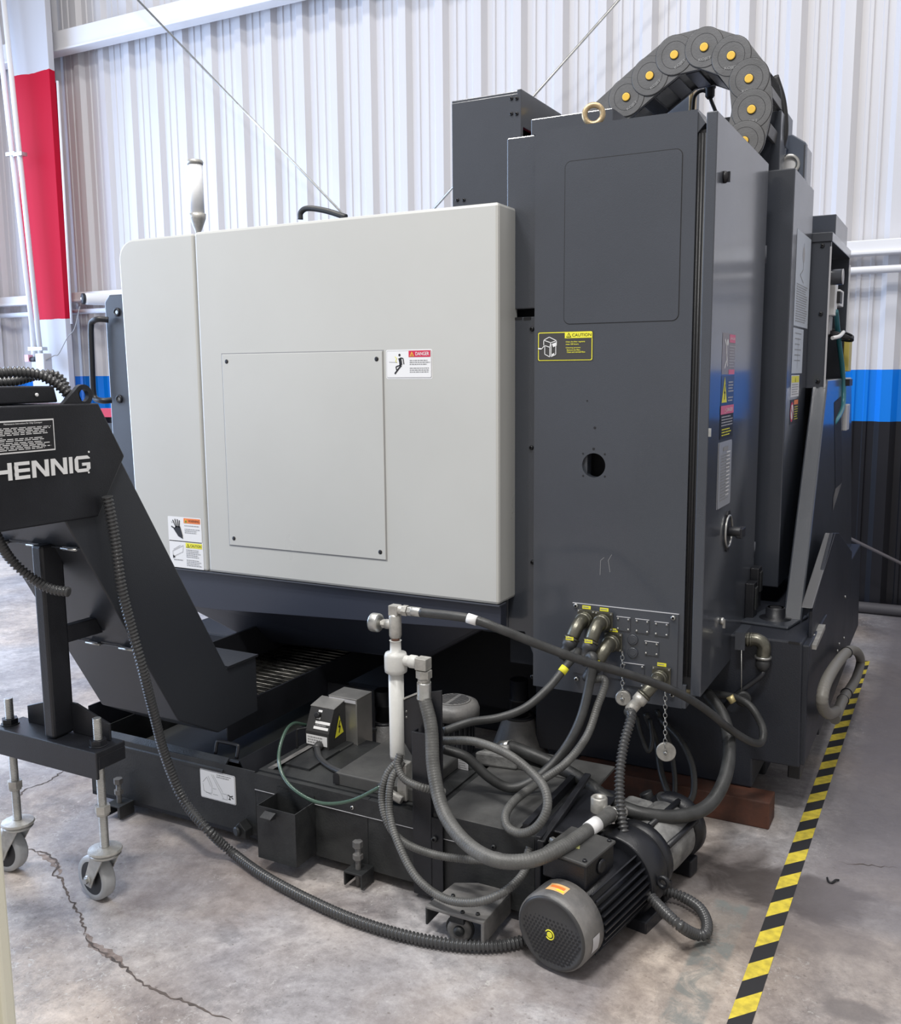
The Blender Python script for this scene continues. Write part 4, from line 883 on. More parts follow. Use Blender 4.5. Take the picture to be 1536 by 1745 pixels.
# ================================================================== CABLE CARRIER
cc = [(1069.3, 166.7), (1109.6, 131), (1151.8, 96), (1202.8, 83.4), (1249, 98.3), (1279.4, 137.6), (1284, 190), (1272, 243.5), (1240, 292)]
YCC = 3.60; pts = [P(*q, Y=YCC) for q in cc]; RC = .068
ca = thing('cable_carrier', 'arched grey cable chain with yellow pivots on top of the machine', 'cable chain', (pts[0].x, YCC, 2.4))
pts.insert(0, pts[0] + (pts[0] - pts[1])); DEP = .20
for i in range(1, len(pts)):
    a, e = pts[i], (pts[i + 1] if i + 1 < len(pts) else pts[i] + (pts[i] - pts[i - 1])); pr = pts[i - 1]
    y = YCC - .0022 * 1 - (.004 if i % 2 else 0.0)
    # link plate between previous pivot and this one
    def plate(p, q, y0, y1, m_, b):
        dx, dz = q.x - p.x, q.z - p.z; an = math.atan2(dz, dx)
        poly = [(q.x + RC * math.cos(an + R_(t)), q.z + RC * math.sin(an + R_(t))) for t in range(-90, 91, 15)] + [(p.x + RC * math.cos(an + R_(t)), p.z + RC * math.sin(an + R_(t))) for t in range(90, 271, 15)]
        b.prism(poly, 'Y', y0, y1, m_)
    b = MB(); off = -.0030 * i
    plate(pr, a, YCC + off - .004, YCC + off + .012, CHN, b); lk = b.build('link_plate', ca, bevel=.0012)
    if i < len(pts):
        b = MB(); b.lathe([(RC * .99, 0), (RC * .99, .0036), (RC * .97, .0046)], (a.x, YCC + off - .004, a.z), (0, -1, 0), CHN, 40, smooth=False); b.torus((a.x, YCC + off - .0062, a.z), (0, -1, 0), RC * 1.0, .0014, PK, 40, 6)
        b.torus((a.x, YCC + off - .0086, a.z), (0, -1, 0), RC * .68, .0007, PK, 36, 4)
        b.build('pivot_disc', lk)
        b = MB(); b.lathe([(.0165, 0), (.0165, .002)], (a.x, YCC + off - .0084, a.z), (0, -1, 0), PK, 24); b.lathe([(.0145, .001), (.0145, .0045), (.012, .0052)], (a.x, YCC + off - .0084, a.z), (0, -1, 0), AMB, 24); b.build('pivot_cap', lk, 'yellow pivot cap')
        an = math.atan2(a.z - pr.z, a.x - pr.x); U_ = Vector((math.cos(an), 0, math.sin(an))) * (-1 if i > 6 else 1)
        V_ = Vector((-U_.z, 0, U_.x)); U2 = Vector((1, 0, 0)) if i > 4 else U_; V2 = Vector((0, 0, 1)) if i > 4 else V_
        d = Decal(Vector((a.x, YCC + off - .0082, a.z)) - U2 * .022 - V2 * .046, U2, V2); d.text('KOJET', 0, 0, .044, .012, PG, 1, .01); d.build('embossed_mark', lk)
    b = MB(); plate(pr, a, YCC + DEP, YCC + DEP + .014, BLACK, b); b.build('link_plate', ca, 'dark far side plate')
    # cross bars inside and outside
    dx, dz = a.x - pr.x, a.z - pr.z; L = math.hypot(dx, dz); nx, nz = -dz / L, dx / L; mx, mz = (a.x + pr.x) / 2, (a.z + pr.z) / 2; ux, uz = dx / L, dz / L
    for sg, w_ in ((-1, .024), (1, .020)):
        c0 = (mx + nx * sg * RC * .9, mz + nz * sg * RC * .9)
        pl = [(c0[0] + ux * s1 * w_ + nx * s2 * .006, c0[1] + uz * s1 * w_ + nz * s2 * .006) for s1, s2 in ((-1, -1), (1, -1), (1, 1), (-1, 1))]
        b = MB(); b.prism(pl, 'Y', YCC + .01, YCC + DEP, BLACK if sg < 0 else CHN); b.build('cross_bar', ca, bevel=.002)
inner = [Vector((p.x, 0, p.z)) for p in pts]
for k_, (yo, r_, m_) in enumerate(((.05, .014, BLACK), (.09, .020, PK), (.14, .017, RUB))):
    b = MB(); b.tube([Vector((p.x, YCC + yo, p.z)) for p in inner], r_, m_, rib=(.012, .002) if k_ == 2 else None); b.build('cable', ca)
b = MB(); b.tube([P(1322, 130, Y=3.84), P(1335, 175, Y=3.84), P(1338, 230, Y=3.84), P(1325, 265, Y=3.84)], .012, PK); b.build('cable', ca)

# ================================================================== CHIP CONVEYOR (rises towards the viewer)
KX = -2.12; KL = -2.46
cv = thing('chip_conveyor', 'black inclined chip conveyor with white lettering on its head', 'conveyor', (-2.29, 2.2, .33))
# head
hd = [(1.40, 1.43), (1.895, 1.425), (1.978, 1.272), (1.872, 1.112), (1.40, 1.118)]
hd = [(.98, 1.43), (1.895, 1.425), (1.978, 1.272), (1.872, 1.112), (.98, 1.118)]
b = MB(); b.prism(hd, 'X', KL - .02, KX + .012, BLACK); head = b.build('head_cover', cv, bevel=.004)
# inclined housing and horizontal tail
b = MB(); inc = [(1.78, 1.15), (1.975, 1.26), (2.378, .530), (2.53, .530), (2.53, .33), (2.325, .322), (2.148, .422), (1.765, 1.115)]
b.prism(inc, 'X', KL, KX, mat('satin_black_sheet', (.030, .033, .040), .36, bump=.2, bscale=300)); b.build('inclined_housing', cv, bevel=.004)
b = MB(); b.box(KL, 2.50, .325, KX, 3.5, .36, VOID); b.box(KL, 2.50, .33, KL + .01, 3.5, .50, VOID); b.prism([(2.53, .33), (2.53, .385), (3.4, .385), (3.4, .33)], 'X', KX - .008, KX, BLACK); b.box(KX - .004, 2.37, .27, KX, 3.4, .375, BLACK); b.build('trough', cv)
b = MB(); b.prism([(2.52, .53), (2.52, .536), (3.3, .536), (3.3, .53)], 'X', KL, KX, BLACK); b.box(KX - .03, 2.38, .53, KX + .004, 2.54, .54, BLACK)
b = MB(); b.box(KL + .01, 2.38, .528, KX + .006, 2.535, .536, VOID); b.build('tail_lip', cv)
for k_ in range(22):
    y = 2.56 + k_ * .034; b = MB(); b.box(KL + .015, y, .372, KX - .012, y + .026, .378, OILY); b.cyl((KL + .015, y, .378), (KX - .012, y, .378), .004, OILY, 8); b.build('slat', cv)
# clip seams on the underside
def under(t): return (1.765 + (2.148 - 1.765) * t, 1.115 + (.422 - 1.115) * t)
for t in (.12, .60):
    y, z = under(t); b = MB(); b.box(KL + .002, y - .006, z - .006, KX - .002, y - .001, z - .002, CHARM); b.build('seam_flange', cv)
    for xx_ in (KX - .03, KX - .17, KX - .31):
        b = MB(); b.box(xx_ - .022, y - .016, z - .008, xx_ + .022, y - .003, z + .003, CHARM); b.cyl((xx_ - .03, y - .014, z - .004), (xx_ + .03, y - .014, z - .004), .0035, STEEL, 8); b.build('toggle_clip', cv)
# top motor cover with rivet, lifting lug
b = MB(); b.prism([(.98, 1.43), (.98, 1.478), (1.79, 1.474), (1.80, 1.43)], 'X', KL + .05, KX - .035, BLACK); b.build('top_cover', cv, bevel=.004)
q = P(62, 673, X=KX - .034); b = MB(); b.lathe([(.005, 0), (.005, .003), (.003, .004)], q, (1, 0, 0), PW, 12); b.build('rivet', cv)
n = 28; lc = (1.862, 1.447); R1 = .030; R0 = .0165
b = MB(); o_ = [(lc[0] + R1 * math.cos(R_(a)), lc[1] + R1 * math.sin(R_(a))) for a in range(-60, 150, 10)] + [(1.79, 1.425), (1.80, 1.418), (1.88, 1.418)]
hl = [(lc[0] + R0 * math.cos(R_(-60 + 360 * i / len(o_))), lc[1] + R0 * math.sin(R_(-60 + 360 * i / len(o_)))) for i in range(len(o_))]
N_ = len(o_)
vs = [(KX - .02, y, z) for y, z in o_] + [(KX - .02, y, z) for y, z in hl] + [(KX - .006, y, z) for y, z in o_] + [(KX - .006, y, z) for y, z in hl]
fs = []
for i in range(N_):
    j = (i + 1) % N_; fs += [(2 * N_ + i, 2 * N_ + j, 3 * N_ + j, 3 * N_ + i), (i, N_ + i, N_ + j, j), (i, j, 2 * N_ + j, 2 * N_ + i), (N_ + i, 3 * N_ + i, 3 * N_ + j, N_ + j)]
b.add(vs, fs, BLACK); b.build('lifting_lug', cv)
# lettering: the word on the head
fx = KX + .0125
qa = P(152, 775, X=fx); qb = P(152, 803, X=fx); ql = P(5, 812, X=fx)
Hh = (qa.z - qb.z) * .98; yR = qa.y
lw = Hh * 1.12; gap = Hh * .17
letters = [('H', lw), ('E', lw * .9), ('N', lw * 1.02), ('N', lw * 1.02), ('I', Hh * .24), ('G', lw * 1.02)]
tot = yR - P(24, 800, X=fx).y                      # from the left of E to the right of G
raw = sum(w_ for _, w_ in letters[1:]) + gap * 4; k_ = tot / raw
x = yR - tot - (letters[0][1] + gap) * k_
sw = Hh * .26
for ch, w_ in letters:
    w_ *= k_; b = MB(); z0 = qb.z; z1 = z0 + Hh; h2 = (z0 + z1) / 2
    lv = [0]
    def top(): lv[0] += 1; return fx + .0016 + .00016 * lv[0]
    def bar(ya, za, yb, zb): b.add([(fx, ya, za), (fx, yb, za), (fx, yb, zb), (fx, ya, zb)] + [(t_, p_, q_) for t_ in (top(),) for p_, q_ in ((ya, za), (yb, za), (yb, zb), (ya, zb))], [(4, 5, 6, 7), (0, 1, 5, 4), (1, 2, 6, 5), (2, 3, 7, 6), (3, 0, 4, 7)], PW)
    if ch == 'H': bar(x, z0, x + sw, z1); bar(x + w_ - sw, z0, x + w_, z1); bar(x, h2 - sw * .42, x + w_, h2 + sw * .42)
    elif ch == 'E': bar(x, z0, x + sw, z1); [bar(x, zc - sw * .38, x + w_, zc + sw * .38) for zc in (z0 + sw * .38, h2, z1 - sw * .38)]
    elif ch == 'N': bar(x, z0, x + sw, z1); bar(x + w_ - sw, z0, x + w_, z1); b.prism([(x, z1), (x + sw * 1.15, z1), (x + w_, z0), (x + w_ - sw * 1.15, z0)], 'X', fx + .0002, top() - .0002, PW)
    elif ch == 'I': bar(x, z0, x + w_, z1)
    else:
        c_ = sw * .7
        b.prism([(x, z0 + c_), (x + c_, z0), (x + sw, z0 + sw), (x + sw, z1 - sw), (x + c_, z1), (x, z1 - c_)], 'X', fx + .0002, top() - .0002, PW)
        b.prism([(x + c_, z1), (x + sw * .9, z1 - sw * .78), (x + w_, z1 - sw * .78), (x + w_, z1 - c_ * .8), (x + w_ - c_, z1)], 'X', fx + .0002, top() - .0002, PW)
        b.prism([(x + c_, z0), (x + sw * .9, z0 + sw * .78), (x + w_, z0 + sw * .78), (x + w_, z0 + c_), (x + w_ - c_, z0)], 'X', fx + .0002, top() - .0002, PW)
        bar(x + w_ - sw, z0 + sw * .6, x + w_, h2 + sw * .25); bar(x + w_ * .48, h2 - sw * .45, x + w_, h2 + sw * .25)
    b.build('letter_' + ch.lower(), head, 'white letter %s' % ch); x += w_ + gap * k_
for py_ in (770, 805):
    q = P(151, py_, X=fx); b = MB(); b.cyl(q, q + Vector((.0015, 0, 0)), .0028, PW, 14); b.build('dot', head, 'white dot')
# instruction plate
qa = P(91, 713, X=fx); qb = P(91, 767, X=fx); H = qa.z - qb.z; W = .26
d = Decal((fx - .0005, qa.y - W, qb.z), *FY); d.rect(0, 0, W, H, PW); d.rect(.003, .004, W - .003, H - .004, PK, 1)
d.text('Maintenance Instructions for Chip Conveyor', W * .42, H * .86, W * .86, H * .93, PW, 2, .01)
d.lines(W * .30, W * .96, H * .78, 1, .01, H * .02, PW, 2); d.lines(W * .34, W * .96, H * .735, 4, H * .052, H * .024, PW, 2); d.lines(W * .30, W * .42, H * .5, 1, .1, H * .02, PW, 2); d.lines(W * .34, W * .96, H * .45, 2, H * .052, H * .024, PW, 2)
d.lines(W * .34, W * .96, H * .33, 5, H * .052, H * .024, PW, 2)
d.build('instruction_plate', head, 'black instruction plate with white border')

# ================================================================== CONVEYOR STAND on castors
cs = thing('conveyor_stand', 'black welded stand on two screw legs with castors carrying the conveyor', 'stand', (-2.27, 1.8, 0))
YS = 1.80
q0 = P(65, 940, Y=YS - .03); q1 = P(95, 940, Y=YS - .03)
pxl, pxr = -2.270, -2.228
b = MB(); b.box(pxl, YS - .03, .475, pxr, YS + .045, 1.035, BLACK); b.build('post', cs, bevel=.008)
b = MB(); b.hexa([(pxl + .01, YS + .04, .74), (pxr - .005, YS + .04, .74), (pxr - .005, YS + .04, .79), (pxl + .01, YS + .04, .79), (pxl + .01, 1.97, .74), (pxr + .0, 1.97, .74), (pxr + .0, 1.945, .79), (pxl + .01, 1.945, .79)], BLACK)
b.build('arm', cs, bevel=.004); b = MB(); b.box(pxl + .01, YS + .04, .96, pxr, 1.835, 1.01, BLACK); b.build('arm', cs, bevel=.004)
# channel beam, open below
xa, xb = -2.475, -2.045
b = MB(); b.box(xa, YS - .045, .458, xb, YS + .06, .474, BLACK); b.box(xa, YS - .045, .395, xb, YS - .037, .474, BLACK)
b.box(xb - .006, YS - .037, .42, xb - .001, YS + .06, .459, BLACK); b.box(xa, YS - .04, .395, xa + .008, YS + .06, .474, BLACK); b.build('cross_beam', cs, bevel=.006)
for s_ in (1, -1):
    xc = pxr if s_ > 0 else pxl
    b = MB(); b.prism([(xc, .474), (xc, .565), (xc + s_ * .02, .565), (xc + s_ * .15, .525), (xc + s_ * .15, .474)], 'Y', YS + .035, YS + .043, BLACK); b.build('gusset', cs, bevel=.002)
def caster_leg(x, y, yaw, parent):
    top = .555
    rod = MB(); rod.tube([(x, y, .16 + .002 * i) for i in range(0, 198)], .0125, STEEL, n=14, raw=True, rib=(.0045, .0012), smooth=True); r_ = rod.build('threaded_rod', parent)
    b = MB(); b.hexn((x, y, .476), (x, y, .492), .024, BLACK); b.lathe([(.026, 0), (.026, .003)], (x, y, .474), (0, 0, 1), BLACK, 20); b.build('lock_nut', r_)
    b = MB(); b.hexn((x, y, .275), (x, y, .297), .022, GALV); b.cyl((x, y, .268), (x, y, .275), .018, GALV, 16); b.build('hex_nut', r_)
    ct = tag(bpy.data.objects.new('caster', None)); C.objects.link(ct); ct.parent = parent; ct.location = Vector((x, y, 0)) - wpos(parent)
    c_, s_ = math.cos(yaw), math.sin(yaw)
    def T(u, v, z): return Vector((x + u * c_ - v * s_, y + u * s_ + v * c_, z))   # u forward (trail), v axle
    b = MB(); b.lathe([(.046, .158), (.048, .162), (.046, .167), (.030, .170), (.016, .172)], (x, y, 0), (0, 0, 1), GALV, 28, smooth=False); b.lathe([(.040, .146), (.044, .150), (.040, .156)], (x, y, 0), (0, 0, 1), STEEL, 28); b.build('swivel_plate', ct)
    tr = -.050; rw = .066
    b = MB()
    for sv in (-1, 1):
        v0 = sv * .026
        poly = [(.028, .15), (-.028, .15), (tr - .018, rw - .004), (tr - .012, rw - .02), (tr + .012, rw - .022), (tr + .026, rw + .005)]
        vs = [T(u, v0, z) for u, z in poly] + [T(u, v0 + sv * .004, z) for u, z in poly]; n_ = len(poly)
        b.add(vs, [tuple(range(n_)), tuple(range(2 * n_ - 1, n_ - 1, -1))] + [(i, n_ + i, n_ + (i + 1) % n_, (i + 1) % n_) for i in range(n_)], GALV)
    b.build('fork', ct, bevel=.001)
    ax = (T(0, 1, 0) - T(0, 0, 0))
    b = MB(); b.lathe([(rw * .74, -.018), (rw * .96, -.019), (rw, -.012), (rw, .012), (rw * .96, .019), (rw * .74, .018)], T(tr, 0, rw), ax, WHEEL, 36, capa=False, capb=False); b.lathe([(rw * .74, -.018), (rw * .70, -.008), (rw * .3, -.006), (rw * .28, -.022), (.001, -.022)], T(tr, 0, rw), ax, PK, 30); b.lathe([(.001, .022), (rw * .28, .022), (rw * .3, .006), (rw * .70, .008), (rw * .74, .018)], T(tr, 0, rw), ax, PK, 30); b.build('wheel', ct)
    b = MB(); b.hexn(T(tr, -.040, rw), T(tr, .040, rw), .009, STEEL); b.cyl(T(tr, -.035, rw), T(tr, .035, rw), .013, STEEL, 14); b.build('axle', ct)
    return ct
q = P(166, 1290, Y=YS)
caster_leg(-2.085, YS, R_(-8), cs)
caster_leg(-2.455, YS, R_(5), cs)

# ================================================================== COOLANT TANK
TY = 2.24; TZ = .262
ct = thing('coolant_tank', 'long low black coolant tank standing in front of the machine', 'tank', (-1.75, 2.6, .03))
TL = -2.640; TR = -.945
b = MB()   # left section: open trough
b.box(TL, TY, .035, -1.90, TY + .004, .262, DIRTY); b.box(TL, TY, .035, TL + .004, 3.2, .262, DIRTY); b.box(TL, TY, .035, -1.9, 3.2, .05, VOID)
b.box(TL + .01, 2.95, .06, -1.91, 2.96, .31, VOID)
b.build('front_plate', ct, bevel=.001)
b = MB(); b.prism([(TY - .004, .232), (TY - .004, .240), (TY + .03, .272), (TY + .03, .262)], 'X', TL - .03, -2.03, DIRTY); b.build('tray_lip', ct)
b = MB(); b.box(TL - .03, TY + .03, .20, TL - .026, 3.2, .345, BLACK); b.build('splash_side', ct)
b = MB(); b.box(-1.90, TY, .035, -1.48, 2.62, TZ - .006, DIRTY); b.box(-1.479, TY, .035, TR, 2.74, TZ - .006, DIRTY); b.build('tank_body', ct, bevel=.002)
b = MB(); b.box(-1.90, TY - .003, .205, -1.318, TY, TZ - .004, DIRTY); b.box(-1.90, TY - .0035, .2035, -1.318, TY, .2055, PGL); b.build('upper_strip', ct, bevel=.0)
b = MB(); b.box(-1.255, TY - .003, .196, TR, TY, TZ + .003, DIRTY); b.box(-1.255, TY - .0035, .1945, TR, TY, .1965, PGL); b.build('upper_strip', ct)
b = MB(); b.box(-1.90, TY + .02, TZ - .006, -1.28, 2.62, TZ, DIRTY); b.build('deck_plate', ct)
b = MB(); b.box(-1.255, TY - .001, TZ - .005, -1.0, 2.62, TZ + .004, mat('worn_grey_deck', (.10, .10, .097), .5, bump=.3, bscale=100, col2=(.045, .045, .045), vscale=6)); b.build('deck_plate', ct, bevel=.001)
b = MB(); b.box(-1.24, 2.63, TZ - .005, -.90, 2.78, TZ + .004, MATS['worn_grey_deck']); b.build('deck_plate', ct, bevel=.001)
b = MB(); b.box(-.99, 2.26, TZ - .02, -.972, 2.66, TZ + .022, BLACK); b.build('deck_rib', ct)
for px_, py_ in ((601, 1370), (717, 1398)): screw(ct, P(px_, py_ + 6, Y=TY - .003), r=.006, m_=STEEL)
screw(ct, P(842, 1443, Y=TY - .003), r=.007, m_=DIRTY)
# decal with line drawing
q0 = P(343, 1353, Y=TY); q1 = P(402, 1323, Y=TY); W = P(402, 1345, Y=TY).x - q0.x; zt = P(343, 1306, Y=TY).z - .006; H = P(343, 1306, Y=TY).z - P(343, 1354, Y=TY).z
d = Decal((q0.x, TY, zt - H), *FX); d.rrect(0, 0, W, H, .006, PW); d.rrect(.002, .002, W - .002, H - .002, .005, PG, 1); d.rrect(.003, .003, W - .003, H - .003, .005, PW, 2)
U = lambda u, v: (W * u, H * v)
for q in ([(.08, .55), (.20, .75), (.30, .45)], [(.33, .88), (.60, .28), (.66, .12)], [(.38, .88), (.64, .34)], [(.16, .2), (.33, .22), (.34, .5), (.24, .8)], [(.36, .4), (.46, .4)], [(.08, .5), (.10, .25), (.32, .16)], [(.62, .12), (.76, .12), (.76, .30), (.62, .3)], [(.5, .2), (.36, .2)]):
    d.line([U(*w_) for w_ in q], .0011, PG, 3)
for q in ([(.78, .30), (.86, .26), (.92, .30)], [(.80, .16), (.86, .16)], [(.84, .26), (.83, .14)], [(.88, .24), (.93, .20)]): d.line([U(*w_) for w_ in q], .0032, PK, 3)
d.lines(W * .48, W * .9, H * .92, 2, H * .07, H * .03, PG, 3); d.build('diagram_label', ct, 'white label with a grey conveyor drawing')
# drip box hung on the tank
b = MB(); bx0, bx1, by0, by1, bz0, bz1 = -1.808, -1.672, 2.138, 2.236, .045, .212
bx0, bx1 = -1.812, -1.668
for a in ((bx0, by0, bz0, bx1, by0 + .003, bz1), (bx0, by1 - .003, bz0, bx1, by1, bz1 + .02), (bx0, by0, bz0, bx0 + .003, by1, bz1), (bx1 - .003, by0, bz0, bx1, by1, bz1), (bx0, by0, bz0, bx1, by1, bz0 + .003)): b.box(*a, DIRTY)
db = b.build('drip_box', label='open black drip box hung on the front of the tank', cat='box')
b = MB(); b.prism([(by0 - .004, bz1 - .025), (by0 - .030, bz1 - .022), (by0 - .030, bz1 - .018), (by0 - .004, bz1 - .008)], 'X', bx0 + .035, bx0 + .075, DIRTY); b.build('lip', db)
# levelling bolts on U brackets
def lev(px_, py_, z=.0, Y=None):
    q = P(px_, py_, Z=z); x, y = q.x, TY - .035
    t = tag(bpy.data.objects.new('levelling_foot', None)); C.objects.link(t); t.parent = ct; t.location = Vector((x, y, 0)) - wpos(ct)
    b = MB(); b.box(x - .032, y - .03, .048, x + .032, TY, .054, DIRTY); b.box(x - .032, y - .03, .010, x - .027, TY, .05, DIRTY); b.box(x + .027, y - .03, .010, x + .032, TY, .05, DIRTY); b.build('bracket', t, bevel=.001)
    b = MB(); b.cyl((x, y, .0), (x, y, .135), .0085, MOTG, 12); b.hexn((x, y, .122), (x, y, .140), .0155, MOTG); b.hexn((x, y, .085), (x, y, .100), .0155, MOTG); b.build('bolt', t)
lev(236, 1376); lev(620, 1502)
q = P(411, 1413, Y=TY - .02)
b = MB(); b.prism([(q.x - .015, q.z - .02), (q.x + .03, q.z - .02), (q.x + .03, q.z + .005), (q.x + .005, q.z + .03), (q.x - .012, q.z + .012)], 'Y', TY - .035, TY, DIRTY); b.lathe([(.016, 0), (.016, .008), (.011, .01)], (q.x, TY - .035, q.z), (-.3, -1, 0), DIRTY, 14); b.build('drain_plug', ct, bevel=.002)
# small castors of the tank
def small_caster(x, y, r, lab, big=False):
    t = tag(bpy.data.objects.new('caster', None)); C.objects.link(t); t.parent = ct; t.location = Vector((x, y, 0)) - wpos(ct)
    ax = Vector((.8, -.6, 0)).normalized() if big else Vector((-.4, -1, 0)).normalized()
    if big: ax = Vector((.25, -1, 0)).normalized()
    b = MB(); b.lathe([(r * .6, -.014), (r * .95, -.014), (r, -.008), (r, .008), (r * .95, .014), (r * .6, .014)], (x, y, r), ax, MOTG if big else DIRTY, 24); b.build('wheel', t)
    b = MB()
    if big: b.lathe([(r * .45, .014), (r * .4, .022), (r * .2, .026)], (x, y, r), ax, DIRTY, 16); b.torus((x, y, r), ax, r * 1.05, .004, DIRTY, 20, 6)
    b.box(x - .02, y - .02, r * 1.7, x + .02, y + .02, r * 2.2, DIRTY); b.build('fork', t)
    return t
small_caster(-2.62, 2.40, .033, '')
small_caster(-1.10, 2.10, .034, '', True)
x, y = -1.075, 2.115
b = MB(); b.prism([(x - .115, y - .045), (x + .06, y - .045), (x + .06, TY + .0), (x - .04, TY + .0), (x - .10, TY - .03)], 'Z', .080, .090, MOTG); b.box(x + .05, y - .045, .025, x + .06, TY, .086, MOTG); b.box(x - .115, y - .045, .035, x - .108, y + .03, .086, DIRTY); b.build('caster_bracket', ct, bevel=.003)
for dx_, dy_ in ((.03, -.02), (-.01, -.03), (-.07, .03)): screw(ct, (x + dx_, y + dy_, .09), (0, 0, 1), .006, DIRTY)
# tray with a handle in the trough
tr = thing('chip_tray', 'long shallow black tray with a loop handle beside the conveyor', 'tray', (-2.02, 2.7, .24))
b = MB(); t0 = P(399, 1297, Z=.268); 
xr_, xl_ = -1.99, KX + .015
b.prism([(xr_ + .04, .20), (xr_, .272), (xr_ + .004, .272), (xr_ + .044, .20)], 'Y', TY + .03, 3.05, BLACK); b.box(xl_ - .4, TY + .03, .212, xr_ + .04, 3.05, .216, mat('oily_tray', (.020, .021, .017), .55, col2=(.010, .011, .011), vscale=8)); b.prism([(TY + .026, .262), (TY + .03, .27), (TY + .10, .216), (TY + .09, .214)], 'X', TL + .01, xr_ + .002, BLACK); b.build('pan', tr)
q0, q1 = P(362, 1279, Z=.275), P(415, 1265, Z=.275)
b = MB(); yy = TY + .055; b.tube([(-2.11, yy, .262), (-2.11, yy + .01, .296), (-2.10, yy + .012, .302), (-2.03, yy + .012, .302), (-2.02, yy + .01, .296), (-2.02, yy, .262)], .006, BLACK, seg=5); b.build('handle', tr)
# dark vertical channel post on the tank
pp = thing('mounting_post', 'tall black channel post bolted to the tank front, carrying the white pipe', 'post', (-1.29, 2.26, .01))
b = MB(); b.box(-1.318, TY - .012, .012, -1.258, TY - .004, .5, BLACK); b.box(-1.318, TY - .012, .012, -1.312, TY + .02, .5, BLACK); b.box(-1.264, TY - .012, .012, -1.258, TY + .02, .5, BLACK)
b.build('channel', pp, bevel=.002)
b = MB(); b.prism([(-1.372, .450), (-1.372, .567), (-1.31, .600), (-1.243, .618), (-1.243, .24), (-1.308, .24), (-1.308, .36)], 'Y', TY + .030, TY + .036, BLACK); b.build('head_plate', pp, bevel=.001); b = MB(); b.prism([(-1.374, .450), (-1.374, .569), (-1.310, .602), (-1.311, .605), (-1.377, .571), (-1.377, .450)], 'Y', TY + .026, TY + .050, GALV); b.build('plate_edge', pp, 'bright bent edge')
b = MB(); b.prism([(-1.30, .34), (-1.25, .30), (-1.25, .2), (-1.31, .2)], 'Y', TY + .0, TY + .036, BLACK); b.build('web', pp)
b = MB(); b.box(-1.258, TY - .010, .012, -1.222, TY - .004, .255, BLACK); b.build('flange', pp)
for px_, py_ in ((741, 1430), (741, 1533), (693, 1222), (693, 1212)): screw(pp, P(px_, py_, Y=TY - .012 if py_ > 1300 else TY + .03), r=.009 if py_ > 1300 else .003, m_=DIRTY if py_ > 1300 else STEEL)

# ================================================================== WHITE PIPE MANIFOLD
mfY = 2.265; mx = -1.388
mf = thing('pipe_manifold', 'upright white pipe with tee, gauge and grey elbow fittings', 'pipe', (mx, mfY, .28))
def Zm(py_): return P(688, py_, Y=mfY).z
V = lambda z: Vector((mx, mfY, z))
b = MB(); b.lathe([(.021, Zm(1293)), (.022, Zm(1288)), (.022, Zm(1148))], (mx, mfY, 0), (0, 0, 1), PIPEW, 22); b.build('pipe', mf)
b = MB(); b.lathe([(.022, Zm(1150)), (.032, Zm(1146)), (.033, Zm(1140)), (.033, Zm(1119)), (.030, Zm(1114)), (.016, Zm(1112)), (.016, Zm(1094)), (.018, Zm(1093))], (mx, mfY, 0), (0, 0, 1), PIPEW, 24); b.build('reducer', mf)
b = MB(); b.lathe([(.012, Zm(1094)), (.012, Zm(1086))], (mx, mfY, 0), (0, 0, 1), COPPER, 14); b.build('nipple', mf)
b = MB(); b.lathe([(.016, Zm(1088)), (.018, Zm(1084)), (.018, Zm(1052)), (.015, Zm(1048))], (mx, mfY, 0), (0, 0, 1), GALV, 20)
b.cyl(V(Zm(1067)), V(Zm(1067)) + Vector((-.030, 0, 0)), .014, GALV, 16); b.build('tee', mf)
b = MB(); a = V(Zm(1067)) + Vector((-.03, 0, 0)); b.hexn(a, a + Vector((-.012, 0, 0)), .013, GALV); b.cyl(a + Vector((-.012, 0, 0)), a + Vector((-.02, 0, 0)), .008, GALV); b.lathe([(.018, .02), (.026, .023), (.027, .027), (.027, .045), (.026, .048), (.022, .05)], a, (-1, 0, 0), STEEL, 26); b.build('pressure_cap', mf)
b = MB(); z = Zm(1040); b.box(mx - .014, mfY - .014, Zm(1050), mx + .014, mfY + .014, z + .012, GALV)
b.cyl((mx, mfY, z), (mx + .026, mfY, z), .013, GALV); b.hexn((mx + .026, mfY, z), (mx + .042, mfY, z), .016, GALV); b.hexn((mx + .044, mfY, z), (mx + .056, mfY, z), .014, STEEL); b.cyl((mx + .056, mfY, z), (mx + .085, mfY, z), .0135, STEEL, 18); b.build('elbow', mf, bevel=.001)
z = Zm(1125)
b = MB(); b.cyl((mx + .028, mfY, z), (mx + .05, mfY, z), .015, PIPEW); b.lathe([(.017, .045), (.019, .05), (.019, .068), (.015, .072)], (mx, mfY, z), (1, 0, 0), PIPEW, 18)
b.box(mx + .072, mfY - .018, z - .018, mx + .108, mfY + .018, z + .016, GALV); b.build('side_elbow', mf, bevel=.002)
hx_ = mx + .092
b = MB(); b.hexn((hx_, mfY, z - .020), (hx_, mfY, z - .042), .023, GALV); b.cyl((hx_, mfY, z - .042), (hx_, mfY, z - .055), .018, GALV, 18); b.lathe([(.020, .055), (.0205, .06), (.0205, .098), (.022, .100), (.022, .104)], (hx_, mfY, z), (0, 0, -1), STEEL, 20); b.build('hose_coupling', mf)
b = MB(); b.lathe([(.016, Zm(1293)), (.016, Zm(1300)), (.018, Zm(1303)), (.018, Zm(1309)), (.014, Zm(1312)), (.017, Zm(1315)), (.016, Zm(1322))], (mx, mfY, 0), (0, 0, 1), COPPER, 18); b.build('nipple', mf, 'copper brown nipple')
